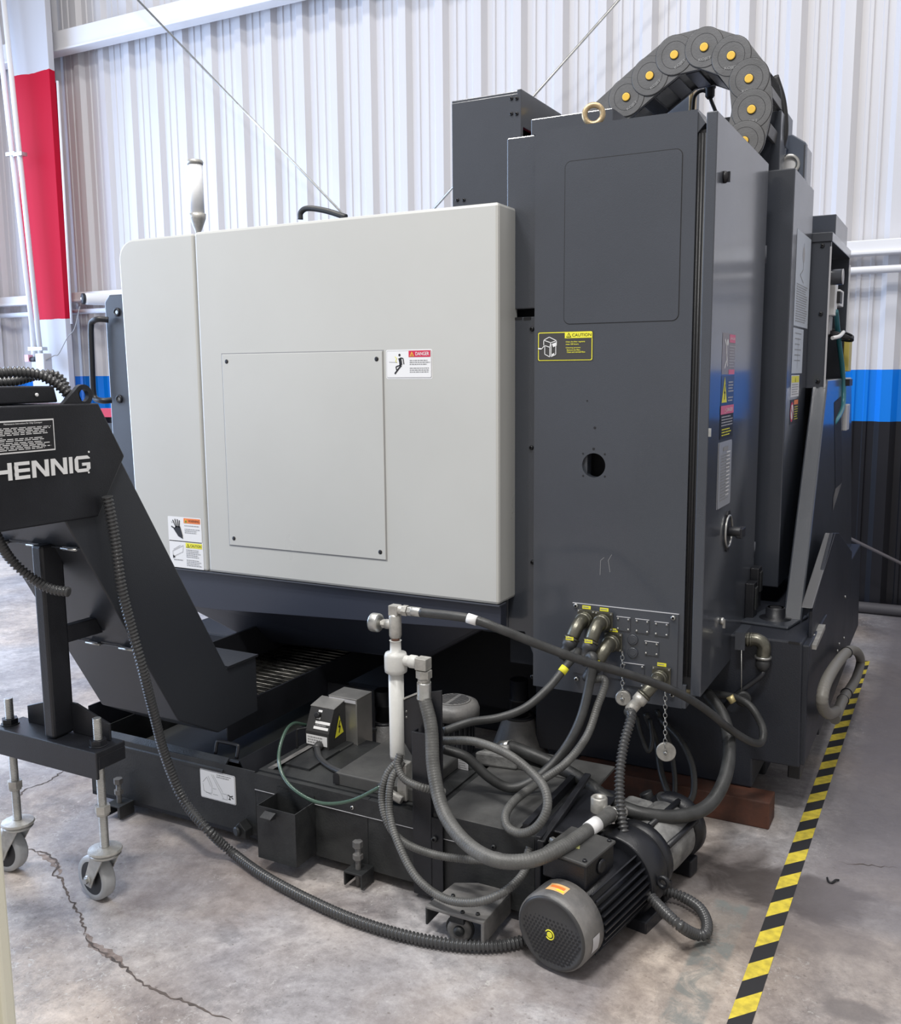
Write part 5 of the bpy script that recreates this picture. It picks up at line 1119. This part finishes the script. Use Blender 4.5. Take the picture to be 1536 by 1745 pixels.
b = MB(); b.box(mx - .004, mfY + .0, .265, mx + .028, mfY + .035, Zm(1303), GALV); b.cyl(V(.29) + Vector((-.03, -.012, .0)), V(.272) + Vector((.02, -.01, 0)), .013, GALV); b.build('pipe_foot', mf, bevel=.003)
# big hoses and top hose
def hose(path, r, m_, lab, name='hose', rib=None, n=12, cat='hose', start=None, end=None, seg=8):
    pts = []
    if start is not None: pts.append(Vector(start))
    for px_, py_, ax, v in path: pts.append(P(px_, py_, **{ax: v}))
    if end is not None: pts.append(Vector(end))
    b = MB(); b.tube(pts, r, m_, n=n, rib=rib, seg=seg); return b.build(name, label=lab, cat=cat)
hose([(735, 1240, 'Y', 2.24), (739, 1310, 'Y', 2.20), (755, 1380, 'Y', 2.15), (790, 1432, 'Y', 2.10), (840, 1464, 'Y', 2.07), (900, 1467, 'Y', 2.10), (955, 1446, 'Y', 2.18), (1000, 1417, 'Y', 2.30), (1042, 1386, 'Y', 2.44)], .0195, RUBG,
     'thick dusty grey hose looping from the white pipe down to the pump valve', n=20, start=(hx_, mfY, z - .10), rib=(.008, .0004))
b = MB(); a, e = P(1003, 1414, Y=2.31), P(1018, 1403, Y=2.35); b.tube([a, e], .0205, PW, raw=True, n=20); b.build('hose_tape', label='white tape band wrapped on the thick hose near the pump valve', cat='tape')
zt_ = Zm(1040)
hose([(800, 1054, 'Y', 2.25), (855, 1073, 'Y', 2.27), (920, 1099, 'Y', 2.33), (1000, 1128, 'Y', 2.42), (1080, 1152, 'Y', 2.55), (1150, 1178, 'Y', 2.68), (1200, 1207, 'Y', 2.80), (1245, 1243, 'Y', 2.92), (1280, 1264, 'Y', 3.0), (1298, 1264, 'Y', 3.05), (1300, 1240, 'Y', 3.08), (1283, 1208, 'Y', 3.10), (1262, 1192, 'Y', 3.12), (1235, 1185, 'Y', 3.14), (1200, 1181, 'Y', 3.16)], .0125, RUBD,
     'long dark hose from the white pipe top, crossing the connectors to a loop', n=14, start=(mx + .075, mfY, zt_))
b = MB(); a, e = P(797, 1053, Y=2.245), P(813, 1058, Y=2.248); b.tube([a, e], .0136, PW, raw=True, n=16); b.build('hose_tape', label='white tape band on the long dark hose near the white pipe', cat='tape')
hose([(986, 1110, 'Y', 2.68), (965, 1135, 'Y', 2.62), (935, 1172, 'Y', 2.56), (895, 1206, 'Y', 2.50), (850, 1223, 'Y', 2.46), (800, 1231, 'Y', 2.42), (757, 1246, 'Y', 2.38)], .0125, RUBD, 'dark hose from the leftmost connector sweeping left behind the post', start=C1)
b = MB(); a, e = P(964, 1137, Y=2.612), P(957, 1146, Y=2.60); b.tube([a, e], .0133, YEL, raw=True, n=16); b.build('hose_tape', label='yellow tape band on the hose of the leftmost connector', cat='tape')
hose([(1011, 1120, 'Y', 2.66), (1003, 1175, 'Y', 2.64), (988, 1230, 'Y', 2.60), (962, 1278, 'Y', 2.56), (925, 1318, 'Y', 2.50), (888, 1340, 'Y', 2.46), (860, 1340, 'Y', 2.44), (830, 1322, 'Y', 2.42), (795, 1290, 'Y', 2.40), (755, 1276, 'Y', 2.38)], .0145, RUBD, 'dark hose from the second connector dipping left over the tank', start=C2)
hose([(1031, 1160, 'Y', 2.68), (1018, 1205, 'Y', 2.64), (1000, 1255, 'Y', 2.58), (965, 1300, 'Y', 2.50), (920, 1332, 'Y', 2.44), (880, 1362, 'Y', 2.32), (862, 1388, 'Y', 2.25), (866, 1410, 'Y', 2.215), (888, 1420, 'Y', 2.20), (914, 1410, 'Y', 2.20), (932, 1380, 'Y', 2.22), (929, 1345, 'Y', 2.25), (905, 1315, 'Y', 2.28), (865, 1285, 'Y', 2.30), (810, 1264, 'Y', 2.33), (755, 1262, 'Y', 2.34)], .0125, RUBG, 'grey hose from the third connector making a closed loop over the tank', start=C3, rib=(.007, .0005))
hose([(1076, 1222, 'Y', 2.62), (1063, 1270, 'Y', 2.56), (1056, 1330, 'Y', 2.50), (1060, 1395, 'Y', 2.45), (1072, 1450, 'Y', 2.42), (1090, 1500, 'Y', 2.40), (1120, 1540, 'Y', 2.36), (1155, 1574, 'Y', 2.30), (1185, 1592, 'Z', .035), (1203, 1590, 'Z', .03), (1204, 1568, 'Z', .03), (1190, 1545, 'Z', .03), (1160, 1527, 'Z', .03), (1125, 1516, 'Z', .04), (1095, 1512, 'Z', .06)], .0155, CON, 'black ribbed conduit dropping from the right connector and curling on the floor', rib=(.0112, .0050), n=16, start=C4)
hose([(870, 1272, 'Y', 2.70), (900, 1283, 'Y', 2.68), (950, 1305, 'Y', 2.66), (1000, 1335, 'Y', 2.62), (1045, 1368, 'Y', 2.58), (1100, 1388, 'Y', 2.58), (1160, 1391, 'Y', 2.64), (1208, 1372, 'Y', 2.74), (1236, 1325, 'Y', 2.84), (1243, 1270, 'Y', 2.94), (1232, 1220, 'Y', 3.02), (1205, 1182, 'Y', 3.08)], .0205, RUBD, 'thick dark hose sweeping from the tank deck in a wide arc to the cabinet foot', n=20)
b = MB(); a = P(872, 1273, Y=2.70); e = P(832, 1275, Y=2.74); dd = (e - a).normalized(); L = (e - a).length
b.lathe([(.0225, 0), (.0225, L * .42), (.014, L * .45), (.016, L * .5), (.016, L * .62)], a, dd, STEEL, 18); b.hexn(a + dd * L * .62, a + dd * L * .8, .017, STEEL); b.cyl(a + dd * L * .8, a + dd * L * 1.05, .011, STEEL); b.build('hose_coupling', label='bright metal hose end lying on the tank deck', cat='fitting')
for path, r_, lab in (([(1100, 1215, 'Y', 3.16), (1118, 1262, 'Y', 3.14), (1128, 1320, 'Y', 3.05), (1145, 1362, 'Y', 3.0), (1165, 1372, 'Y', 3.0), (1182, 1352, 'Y', 3.02), (1180, 1305, 'Y', 3.06), (1160, 1262, 'Y', 3.1), (1125, 1225, 'Y', 3.16)], .011, 'dark cable loop hanging below the cabinet in front of the timber'),
                      ([(1085, 1220, 'Y', 3.12), (1092, 1250, 'Y', 3.1), (1105, 1280, 'Y', 3.08), (1112, 1262, 'Y', 3.1), (1108, 1225, 'Y', 3.14)], .008, 'thin dark cable loop tucked behind the ribbed conduit'),
                      ([(1120, 1210, 'Y', 3.2), (1140, 1262, 'Y', 3.16), (1150, 1320, 'Y', 3.12), (1150, 1365, 'Y', 3.08)], .009, 'dark cable hanging straight inside the cable loop')):
    hose(path, r_, RUBD, lab, 'cable', cat='cable')
hose([(183, 846, 'X', -2.085), (196, 920, 'X', -2.085), (207, 1000, 'X', -2.08), (224, 1070, 'X', -2.08), (243, 1140, 'X', -2.07), (262, 1215, 'Y', 2.02), (282, 1290, 'Y', 2.08), (312, 1362, 'Y', 2.12), (352, 1412, 'Y', 2.10), (395, 1452, 'Z', .03), (450, 1492, 'Z', .02), (520, 1530, 'Z', .02), (600, 1566, 'Z', .02), (690, 1594, 'Z', .02), (780, 1610, 'Z', .02), (850, 1611, 'Z', .02), (905, 1600, 'Z', .02)], .0155, CON,
     'long black ribbed conduit running from the conveyor head down and across the floor', rib=(.0112, .0050), n=16)
hose([(-30, 640, 'X', -2.25), (20, 634, 'X', -2.22), (60, 637, 'X', -2.20), (90, 650, 'X', -2.18), (112, 668, 'X', -2.16), (127, 690, 'X', -2.15)], .0155, CON, 'black ribbed conduit arching over the conveyor head, upper one', rib=(.0112, .0050), n=16)
hose([(-30, 652, 'X', -2.32), (20, 650, 'X', -2.30), (60, 640, 'X', -2.30), (90, 638, 'X', -2.28), (108, 652, 'X', -2.26), (118, 680, 'X', -2.24)], .0145, CON, 'black ribbed conduit on the conveyor head, lower one behind', rib=(.0112, .0050), n=16)
hose([(-20, 880, 'Y', 1.62), (0, 925, 'Y', 1.66), (20, 955, 'Y', 1.70), (50, 982, 'Y', 1.73), (85, 1003, 'Y', 1.745), (118, 1009, 'Y', 1.76)], .0145, CON, 'black ribbed conduit slung below the conveyor head in front of the post', rib=(.0112, .0050), n=16)
hose([(683, 1292, 'Y', 2.235), (660, 1320, 'Y', 2.21), (651, 1360, 'Y', 2.19), (662, 1405, 'Y', 2.17), (690, 1436, 'Y', 2.16), (740, 1456, 'Y', 2.16), (800, 1465, 'Y', 2.17), (850, 1466, 'Y', 2.18), (893, 1462, 'Y', 2.20), (903, 1445, 'Y', 2.22)], .0115, RUBG, 'grey ribbed hose from the white pipe foot passing right behind the thick hose', rib=(.007, .0014), n=14)
hose([(686, 1298, 'Y', 2.24), (667, 1330, 'Y', 2.20), (664, 1385, 'Y', 2.17), (680, 1440, 'Y', 2.13), (710, 1495, 'Y', 2.09), (755, 1530, 'Y', 2.07), (805, 1538, 'Y', 2.06), (850, 1525, 'Y', 2.08), (885, 1498, 'Y', 2.14), (905, 1465, 'Y', 2.22)], .0115, RUBG, 'grey ribbed hose hanging lowest in front of the tank', rib=(.007, .0014), n=14)
hose([(682, 1285, 'Y', 2.232), (678, 1305, 'Y', 2.22), (690, 1328, 'Y', 2.21), (720, 1342, 'Y', 2.205), (758, 1350, 'Y', 2.26)], .0115, RUBG, 'short grey ribbed hose curling round the white pipe foot', rib=(.007, .0014), n=14)
hose([(524, 1236, 'Y', 2.50), (500, 1233, 'Y', 2.42), (484, 1252, 'Y', 2.34), (475, 1290, 'Y', 2.26), (484, 1325, 'Y', 2.22), (510, 1352, 'Y', 2.19), (550, 1369, 'Y', 2.18), (600, 1364, 'Y', 2.19), (650, 1340, 'Y', 2.21)], .0055, GRN, 'thin green tinted tube curving below the skimmer head', n=10)
hose([(540, 1276, 'Y', 2.44), (546, 1293, 'Y', 2.40), (565, 1308, 'Y', 2.36), (600, 1323, 'Y', 2.32), (640, 1335, 'Y', 2.29), (668, 1340, 'Y', 2.27)], .0105, RUB, 'black cable leaving the skimmer head towards the white pipe', n=12)

# ================================================================== OIL SKIMMER
sk = thing('oil_skimmer', 'small stainless and black skimmer head with a yellow warning triangle', 'skimmer', (-1.74, 2.58, .26))
sx0, sx1 = -1.872, -1.778; sy = 2.47
B_ = mat('black_powder_sheet', (.035, .035, .036), .45, bump=.3, bscale=300)
b = MB(); b.prism([(sy, .232), (sy, .325), (sy + .035, .398), (sy + .105, .412), (sy + .105, .225)], 'X', sx0, sx1, B_); hb = b.build('control_head', sk, bevel=.002)
b = MB(); b.prism([(sy + .034, .3985), (sy + .10, .4118), (sy + .10, .4138), (sy + .034, .4005)], 'X', sx0 - .0005, sx1 + .0005, STAIN); b.build('top_strip', hb)
b = MB()
b.box(sx0 + .03, sy + .095, .418, sx1 + .05, sy + .19, .422, STAIN); b.box(sx1 + .046, sy + .096, .20, sx1 + .0495, sy + .189, .4175, STAIN); b.box(sx0 + .031, sy + .0955, .405, sx1 + .045, sy + .0985, .4175, PGL); b.box(sx1 - .01, sy + .101, .20, sx1 + .045, sy + .104, .4045, STAIN)
b.build('stainless_bracket', sk, bevel=.001)
d = Decal((sx1 + .0003, sy + .030, .296), *FY); d.poly([(0, 0), (.060, .008), (.032, .082)], PK); d.poly([(.004, .004), (.055, .010), (.032, .075)], YEL, 1); d.line([(.036, .058), (.026, .036), (.036, .037), (.028, .016)], .005, PK, 2); d.build('warning_triangle', hb, 'yellow high voltage triangle')
# sloping face details
fO = Vector((sx0, sy, .325)); fV = Vector((0, .035, .073)).normalized(); d = Decal(fO, (1, 0, 0), fV); W = sx1 - sx0
d.rect(W * .35, .028, W * .97, .037, PW); d.rect(W * .32, .010, W * .94, .019, PW); d.lines(W * .38, W * .92, .026, 1, .01, .004, PG, 0); d.rect(W * .38, .066, W * .54, .073, PW); d.rect(W * .36, .042, W * .52, .049, PW); d.build('face_print', hb, 'white strips of print')
b = MB(); nn = Vector((0, -.073, .035)).normalized(); b.lathe([(.010, 0), (.010, .012), (.007, .014)], fO + fV * .055 + Vector((W * .42, 0, 0)), nn, PK, 14); b.build('selector_switch', hb)
d = Decal((sx0 + .004, sy, .280), *FX); d.rect(0, 0, .084, .034, PW); d.lines(.006, .08, .028, 3, .009, .004, PG, 1); d.build('name_plate', hb, 'white name plate')
b = MB(); b.lathe([(.012, 0), (.015, .004), (.015, .022), (.011, .03)], (P(546, 1268, Y=sy).x, sy, P(546, 1268, Y=sy).z), (0, -1, -.35), B_, 16); b.build('cable_gland', hb)
b = MB(); b.box(sx0 + .02, sy + .06, .17, sx1 + .015, sy + .2, .215, DIRTY); b.box(sx0 + .0, sy + .02, .255, sx1 + .03, sy + .25, .268, DIRTY); b.build('motor_foot', sk, bevel=.004)
b = MB(); b.box(sx0 - .01, sy - .15, TZ, sx1 + .03, sy + .02, TZ + .008, DIRTY); b.prism([(sx0 - .01, TZ), (sx0 + .012, TZ), (sx0 + .03, TZ + .012), (sx0 + .012, TZ + .012)], 'Y', sy - .19, sy + .0, MOTG); b.build('base_plate', sk)
b = MB(); b.tube([(sx0 - .02, sy - .02, TZ), (sx0 - .02, sy - .02, .32), (sx0 - .015, sy - .015, .33), (sx0 + .005, sy + .01, .33)], .004, PK, n=8); b.build('wire_loop', sk)
# raised cover plate to the right of the skimmer
b = MB(); b.prism([(-1.62, TZ), (-1.62, TZ + .035), (-1.615, TZ + .04), (-1.345, TZ + .04), (-1.34, TZ + .035), (-1.34, TZ)], 'Y', 2.275, 2.66, mat('dusty_cover', (.085, .085, .080), .55, bump=.4, bscale=60, col2=(.045, .045, .045), vscale=5)); rc = b.build('raised_cover', ct, 'dusty grey raised cover', bevel=.004)
q = P(573, 1352, Y=2.274); b = MB(); b.prism([(q.x - .010, .266), (q.x + .012, .266)] + arc(q.x + .001, .290, .011, 0, 180), 'Y', 2.2735, 2.276, PK); b.build('hand_slot', rc)

# machine levelling feet
for i_, (px_, py_, Y_, lab) in enumerate(((655, 1230, 3.06, 'cone shaped grey levelling mount behind the skimmer head'), (885, 1222, 3.22, 'cone shaped grey levelling mount under the cabinet, behind the hoses'))):
    q = P(px_, py_, Y=Y_); t = thing('levelling_mount', lab, 'mount', (q.x, Y_, 0), 'cone levelling mounts under the machine')
    zc = q.z
    b = MB(); b.lathe([(.13, 0), (.125, .02), (.062, zc - .0), (.058, zc + .005), (.050, zc + .008)], (q.x, Y_, 0), (0, 0, 1), MOTG, 30); b.build('cone', t)
    b = MB(); b.torus((q.x, Y_, zc + .006), (0, 0, 1), .054, .008, BLACK, 28, 8); b.lathe([(.036, 0), (.036, .07), (.038, .071), (.038, .075), (.035, .076), (.035, .15 if i_ else .13)], (q.x, Y_, zc), (0, 0, 1), BLACK, 24); b.build('screw', t)

# ================================================================== VERTICAL PUMP behind the post
vx, vy = -1.355, 2.62; zt = P(776, 1195, Y=vy).z
vx = P(773, 1195, Y=vy).x
vp = thing('vertical_pump', 'upright black pump motor with slotted grey cap behind the post', 'pump', (vx, vy, TZ))
b = MB(); b.lathe([(.075, TZ + .004), (.075, TZ + .02), (.062, TZ + .025), (.062, zt - .05), (.07, zt - .045)], (vx, vy, 0), (0, 0, 1), BLACK, 32); b.build('housing', vp)
b = MB(); b.lathe([(.084, zt - .045), (.085, zt - .02), (.078, zt - .004), (.060, zt + .004)], (vx, vy, 0), (0, 0, 1), MOTG, 40); cap = b.build('cap', vp)
b = MB(); b.lathe([(.057, zt + .0045), (.055, zt + .0065)], (vx, vy, 0), (0, 0, 1), MOTG, 36)
b.build('cap_rim', cap)
for k_ in range(-5, 6):
    w_ = math.sqrt(max(0, .050 ** 2 - (k_ * .0088) ** 2))
    for s_ in ((-1, 1) if abs(k_) < 6 else (1,)):
        b = MB(); a_, e_ = sorted((s_ * .006, s_ * w_))
        if e_ - a_ > .008: b.box(vx + a_, vy + k_ * .0088 - .0019, zt + .006, vx + e_, vy + k_ * .0088 + .0019, zt + .0072, PK); b.build('slot', cap)
b = MB()
for k_ in range(24):
    a = 2 * math.pi * k_ / 24; c_, s_ = math.cos(a), math.sin(a)
    b.box(vx + c_ * .066 - .0025, vy + s_ * .066 - .0025, TZ + .03, vx + c_ * .066 + .0025, vy + s_ * .066 + .0025, zt - .055, BLACK)
b.build('cooling_fins', vp, kind='stuff')
q0 = P(783, 1280, Y=vy - .066); d = Decal((q0.x - .003, vy - .0685, P(790, 1312, Y=vy - .066).z), *FX); d.rect(0, 0, .036, .062, PGL); d.lines(.004, .032, .056, 7, .0075, .003, PG, 1); d.build('name_plate', vp, 'grey name plate')
b = MB(); q = P(850, 1305, Y=2.62); b.prism([(q.x - .07, q.y - .03), (q.x + .07, q.y - .01), (q.x + .05, q.y + .02), (q.x - .04, q.y + .03)], 'Z', TZ + .004, TZ + .05, CAST); b.cyl((q.x - .05, q.y, TZ + .05), (q.x + .03, q.y + .02, TZ + .058), .014, CAST, 14); b.build('valve_block', label='pale metal valve block lying on the tank deck under the hoses', cat='valve', bevel=.008)

# ================================================================== HORIZONTAL PUMP MOTOR
ax0 = Vector((-.831, 2.075, .108)); ax = Vector((.115, .60, .02)).normalized(); FR = .103
pm = thing('pump_motor', 'black electric pump motor with round perforated fan cover on the floor', 'motor', (ax0.x + .05, ax0.y + .2, 0))
sd = ax.cross(Vector((0, 0, 1))).normalized(); up = Vector((0, 0, 1))
L_ = lambda s_, u, v: ax0 + ax * s_ + sd * u + up * v
b = MB(); b.lathe([(FR * .90, .0), (FR * .985, .006), (FR, .016), (FR, .085)], ax0, ax, MOTG, 56, capa=False); fcv = b.build('fan_cover', pm)
b = MB(); b.lathe([(.0001, -.004), (FR * .30, -.003), (FR * .84, .002), (FR * .885, -.003), (FR * .93, .0), (FR * .96, .006)], ax0, ax, mat('grille_black', (.045, .045, .046), .4), 56, capa=False, capb=False); gr = b.build('grille', fcv)
b = MB(); n6 = 0
g = .0108
for i in range(-9, 10):
    for j in range(-10, 11):
        u = (i + .5 * (j % 2)) * g; v = j * g * .866
        if u * u + v * v < (FR * .80) ** 2 and u * u + v * v > .014 ** 2:
            rr_ = math.hypot(u, v) / FR; s_ = -.004 + .006 * min(1, max(0, (rr_ - .3) / .54)) - .0006
            c_ = L_(s_, u, v); b.add([c_ + sd * (.0036 * math.cos(R_(60 * k))) + up * (.0036 * math.sin(R_(60 * k))) for k in range(6)], [(0, 5, 4, 3, 2, 1)], PK); n6 += 1
b.build('perforation', gr, kind='stuff')
b = MB(); c_ = L_(-.0055, 0, 0); b.torus(c_, ax, .0125, .0016, YEL, 24, 6, a0=.5, a1=5.6); b.lathe([(.0082, 0), (.0075, -.0012)], c_, ax, YEL, 14); b.build('emblem', gr, 'yellow round emblem')
# stickers on the cover
def csticker(a0, a1, s0, s1, m_, nm, lab, r_=FR):
    b = MB(); vs = []; K = 8
    for k in range(K + 1):
        a = R_(a0 + (a1 - a0) * k / K)
        for s_ in (s0, s1): vs.append(L_(s_, (r_ + .0008) * math.cos(a), (r_ + .0008) * math.sin(a)))
    b.add(vs, [(2 * k, 2 * k + 1, 2 * k + 3, 2 * k + 2) for k in range(K)], m_); return b.build(nm, fcv, lab)
csticker(78, 108, .022, .055, mat('pale_orange_print', (.80, .50, .22), .5), 'sticker', 'pale orange sticker'); csticker(82, 104, .036, .046, ORANGE, 'sticker', 'orange stripe sticker', FR + .0006); csticker(80, 92, .026, .033, YEL, 'sticker', 'yellow strip sticker', FR + .0006)
csticker(-18, 6, .03, .062, PGL, 'sticker', 'grey paper sticker')
# body with fins
b = MB(); b.lathe([(.088, .08), (.088, .335)], ax0, ax, BLACK, 32); b.build('motor_body', pm)
for k in range(34):
    a = R_(360 * k / 34)
    if 62 < 360 * k / 34 < 150: continue
    b = MB(); e = sd * math.cos(a) + up * math.sin(a); f_ = ax.cross(e)
    p = [ax0 + ax * s_ + e * r_ + f_ * w_ for s_, r_, w_ in ((.086, .084, -.002), (.325, .084, -.002), (.325, .108, -.0015), (.086, .108, -.0015))]; q = [x + f_ * .004 for x in p]
    b.hexa(p + q, BLACK); b.build('cooling_fin', pm)
b = MB(); b.lathe([(.112, .325), (.118, .33), (.120, .40), (.105, .43)], ax0, ax, BLACK, 40); b.build('end_shield', pm)
# terminal box on top left
def obox(s0, s1, u0, u1, v0, v1, m_, nm, par, lab=None, bev=.004):
    p = [L_(s0, u0, v0), L_(s0, u1, v0), L_(s0, u1, v1), L_(s0, u0, v1), L_(s1, u0, v0), L_(s1, u1, v0), L_(s1, u1, v1), L_(s1, u0, v1)]
    b = MB(); b.hexa(p[0:4] + p[4:8], m_); return b.build(nm, par, lab, bevel=bev)
tb_ = obox(.09, .235, -.085, .045, .085, .150, BLACK, 'terminal_box', pm)
obox(.086, .239, -.089, .049, .150, .160, MATS['dusty_cover'], 'lid', tb_)
c_ = L_(.165, .046, .12); b = MB(); b.lathe([(.02, 0), (.02, .004), (.014, .006)], c_, sd, BLACK, 18); b.build('gland_plug', tb_)
for s_, u in ((.10, .036), (.225, .036), (.10, -.075)): screw(tb_, L_(s_, u, .160), (0, 0, 1), .006, BLACK)
d = Decal(L_(.13, -.055, .1603), sd, ax); d.poly([(0, 0), (.05, .012), (.03, .05)], mat('faded_olive_print', (.30, .30, .12), .5)); d.build('sticker', tb_, 'faded triangle sticker')
# feet
for u in (-.08, .08): obox(.30, .42, u - .03, u + .03, -.127, -.085, BLACK, 'foot', pm)
c_ = L_(.345, .135, .02)
b = MB(); b.torus(c_ + Vector((0, 0, .0)), ax, .014, .0065, BLACK, 20, 8); b.build('lifting_eye', pm)
# pump head behind
ph_ = thing('centrifugal_pump', 'grey cast pump body behind the black motor, beside the timber', 'pump', (ax0.x + .08, ax0.y + .55, .02))
b = MB(); b.lathe([(.085, .43), (.105, .44), (.105, .47), (.080, .48)], ax0, ax, BLACK, 36); b.build('coupling_flange', ph_)
b = MB(); b.lathe([(.080, .48), (.092, .50), (.095, .56), (.092, .64), (.080, .66)], ax0, ax, CAST, 36); b.build('casing', ph_)
for a_ in (30, 75, 120, 165):
    e = sd * math.cos(R_(a_)) + up * math.sin(R_(a_)); b = MB(); b.tube([ax0 + ax * .475 + e * .094, ax0 + ax * .665 + e * .094], .009, BLACK, raw=True, n=8); b.build('tie_bolt', ph_)
b = MB(); b.lathe([(.082, .655), (.100, .665), (.100, .70), (.085, .72)], ax0, ax, BLACK, 36); b.build('end_cover', ph_)
for s_ in (.49, .66): obox(s_ - .02, s_ + .03, -.08, .08, -.126, -.075, BLACK, 'foot', ph_)
obox(.50, .60, -.105, -.02, .02, .105, CAST, 'outlet_block', ph_, bev=.012)
# valve fitting above the pump with elbow to the thick hose
vf = thing('valve_fitting', 'grey brass valve body with capped top above the pump', 'valve', (-.80, 2.5, .22))
q = P(1021, 1385, Y=2.47); zt_ = P(1020, 1357, Y=2.47).z
b = MB(); b.lathe([(.024, q.z - .075), (.026, q.z - .07), (.024, q.z - .03), (.021, q.z - .028), (.024, q.z - .02), (.024, zt_ - .004), (.020, zt_), (.012, zt_ - .001), (.011, zt_ - .008)], (q.x, 2.47, 0), (0, 0, 1), GALV, 24, capb=True); b.build('body', vf)
k0 = Vector((q.x, 2.47, q.z - .005)); k1 = P(1058, 1384, Y=2.50)
b = MB(); dd = (k1 - k0); b.hexn(k0 + dd * .25, k0 + dd * .58, .022, GALV); b.cyl(k0 + dd * .55, k0 + dd * 1.0, .017, GALV); b.sphere(k1, .021, GALV); e_ = P(1040, 1388, Y=2.44); b.cyl(k1, e_, .020, STEEL, 20); b.lathe([(.023, 0), (.023, .004)], e_, e_ - k1, STEEL, 22); b.build('elbow', vf)
b = MB(); b.cyl((q.x, 2.47, q.z - .07), (q.x + .01, 2.52, .20), .02, CAST, 16); b.build('stem', vf)
b = MB(); b.tube([P(1100, 1350, Y=2.74), P(1110, 1370, Y=2.74), P(1128, 1380, Y=2.76)], .02, DIRTY); b.lathe([(.026, 0), (.026, .03)], P(1130, 1372, Y=2.74), (.3, -.2, 1), DIRTY, 18); b.build('rear_gland', ph_)
# black mounting frame of the pump on the tank's right
b = MB(); b.box(-.943, 2.235, .03, -.925, 2.30, .27, BLACK); b.prism([(2.23, .235), (2.60, .30), (2.60, .31), (2.23, .262)], 'X', -.935, -.915, BLACK); b.box(-.955, 2.30, .255, -.83, 2.62, .262, BLACK); b.build('pump_frame', ct, bevel=.003)
b = MB(); q = P(940, 1432, Y=2.26); b.hexn(q, q + Vector((.02, -.01, 0)), .011, STEEL); b.build('bolt', ct); b = MB(); q = P(1100, 1428, Y=2.5)
# ================================================================== TIMBER BLOCK
tbk = MB(); tbk.box(-1.17, 3.112, 0, -.48, 3.215, .093, WOOD); tbk.build('timber_block', label='reddish brown timber beam wedged under the corner of the machine', cat='timber', bevel=.004)
# ================================================================== GREY HOSE COIL at the right
cy = [(1397, 1182), (1395, 1150), (1402, 1124), (1418, 1110), (1440, 1104), (1457, 1107), (1468, 1117), (1470, 1138), (1460, 1165), (1447, 1190), (1437, 1207), (1426, 1224)]
hz_ = [-.33 + .0 * i for i in range(len(cy))]
cp_ = [P(x_, y_, X=-.34) for x_, y_ in ((1425, 1212), (1412, 1216), (1403, 1205), (1402, 1186), (1408, 1163), (1421, 1139), (1437, 1118), (1450, 1108), (1462, 1112), (1467, 1128), (1460, 1154), (1449, 1174), (1438, 1190), (1430, 1208), (1423, 1226))]
b = MB(); b.tube(cp_, .0195, COIL, n=18, rib=(.012, .0012)); hc = b.build('coiled_hose', label='grey vinyl hose bent into a loop and strapped on the machine side by the tape', cat='hose')
b = MB()
for px_, py_ in ((1443, 1112), (1443, 1182), (1437, 1193)):
    k = min(range(len(cp_)), key=lambda i: (cp_[i] - P(px_, py_, X=-.33)).length); t_ = (cp_[min(k + 1, len(cp_) - 1)] - cp_[k - 1])
    b = MB(); b.torus(P(px_, py_, X=-.34), t_, .021, .0022, PK, 24, 6); b.build('cable_tie', hc)

# scrap on the floor right of the tape
b = MB(); q = P(1416, 1505, Z=0); b.tube([q + Vector((-.012, .02, .004)), q + Vector((-.006, .0, .004)), q + Vector((.004, -.002, .004)), q + Vector((.012, .014, .006)), q + Vector((.02, .022, .004))], .003, PK, n=8)
b.build('plastic_scrap', label='tiny bent black scrap lying on the floor to the right of the tape', cat='scrap')
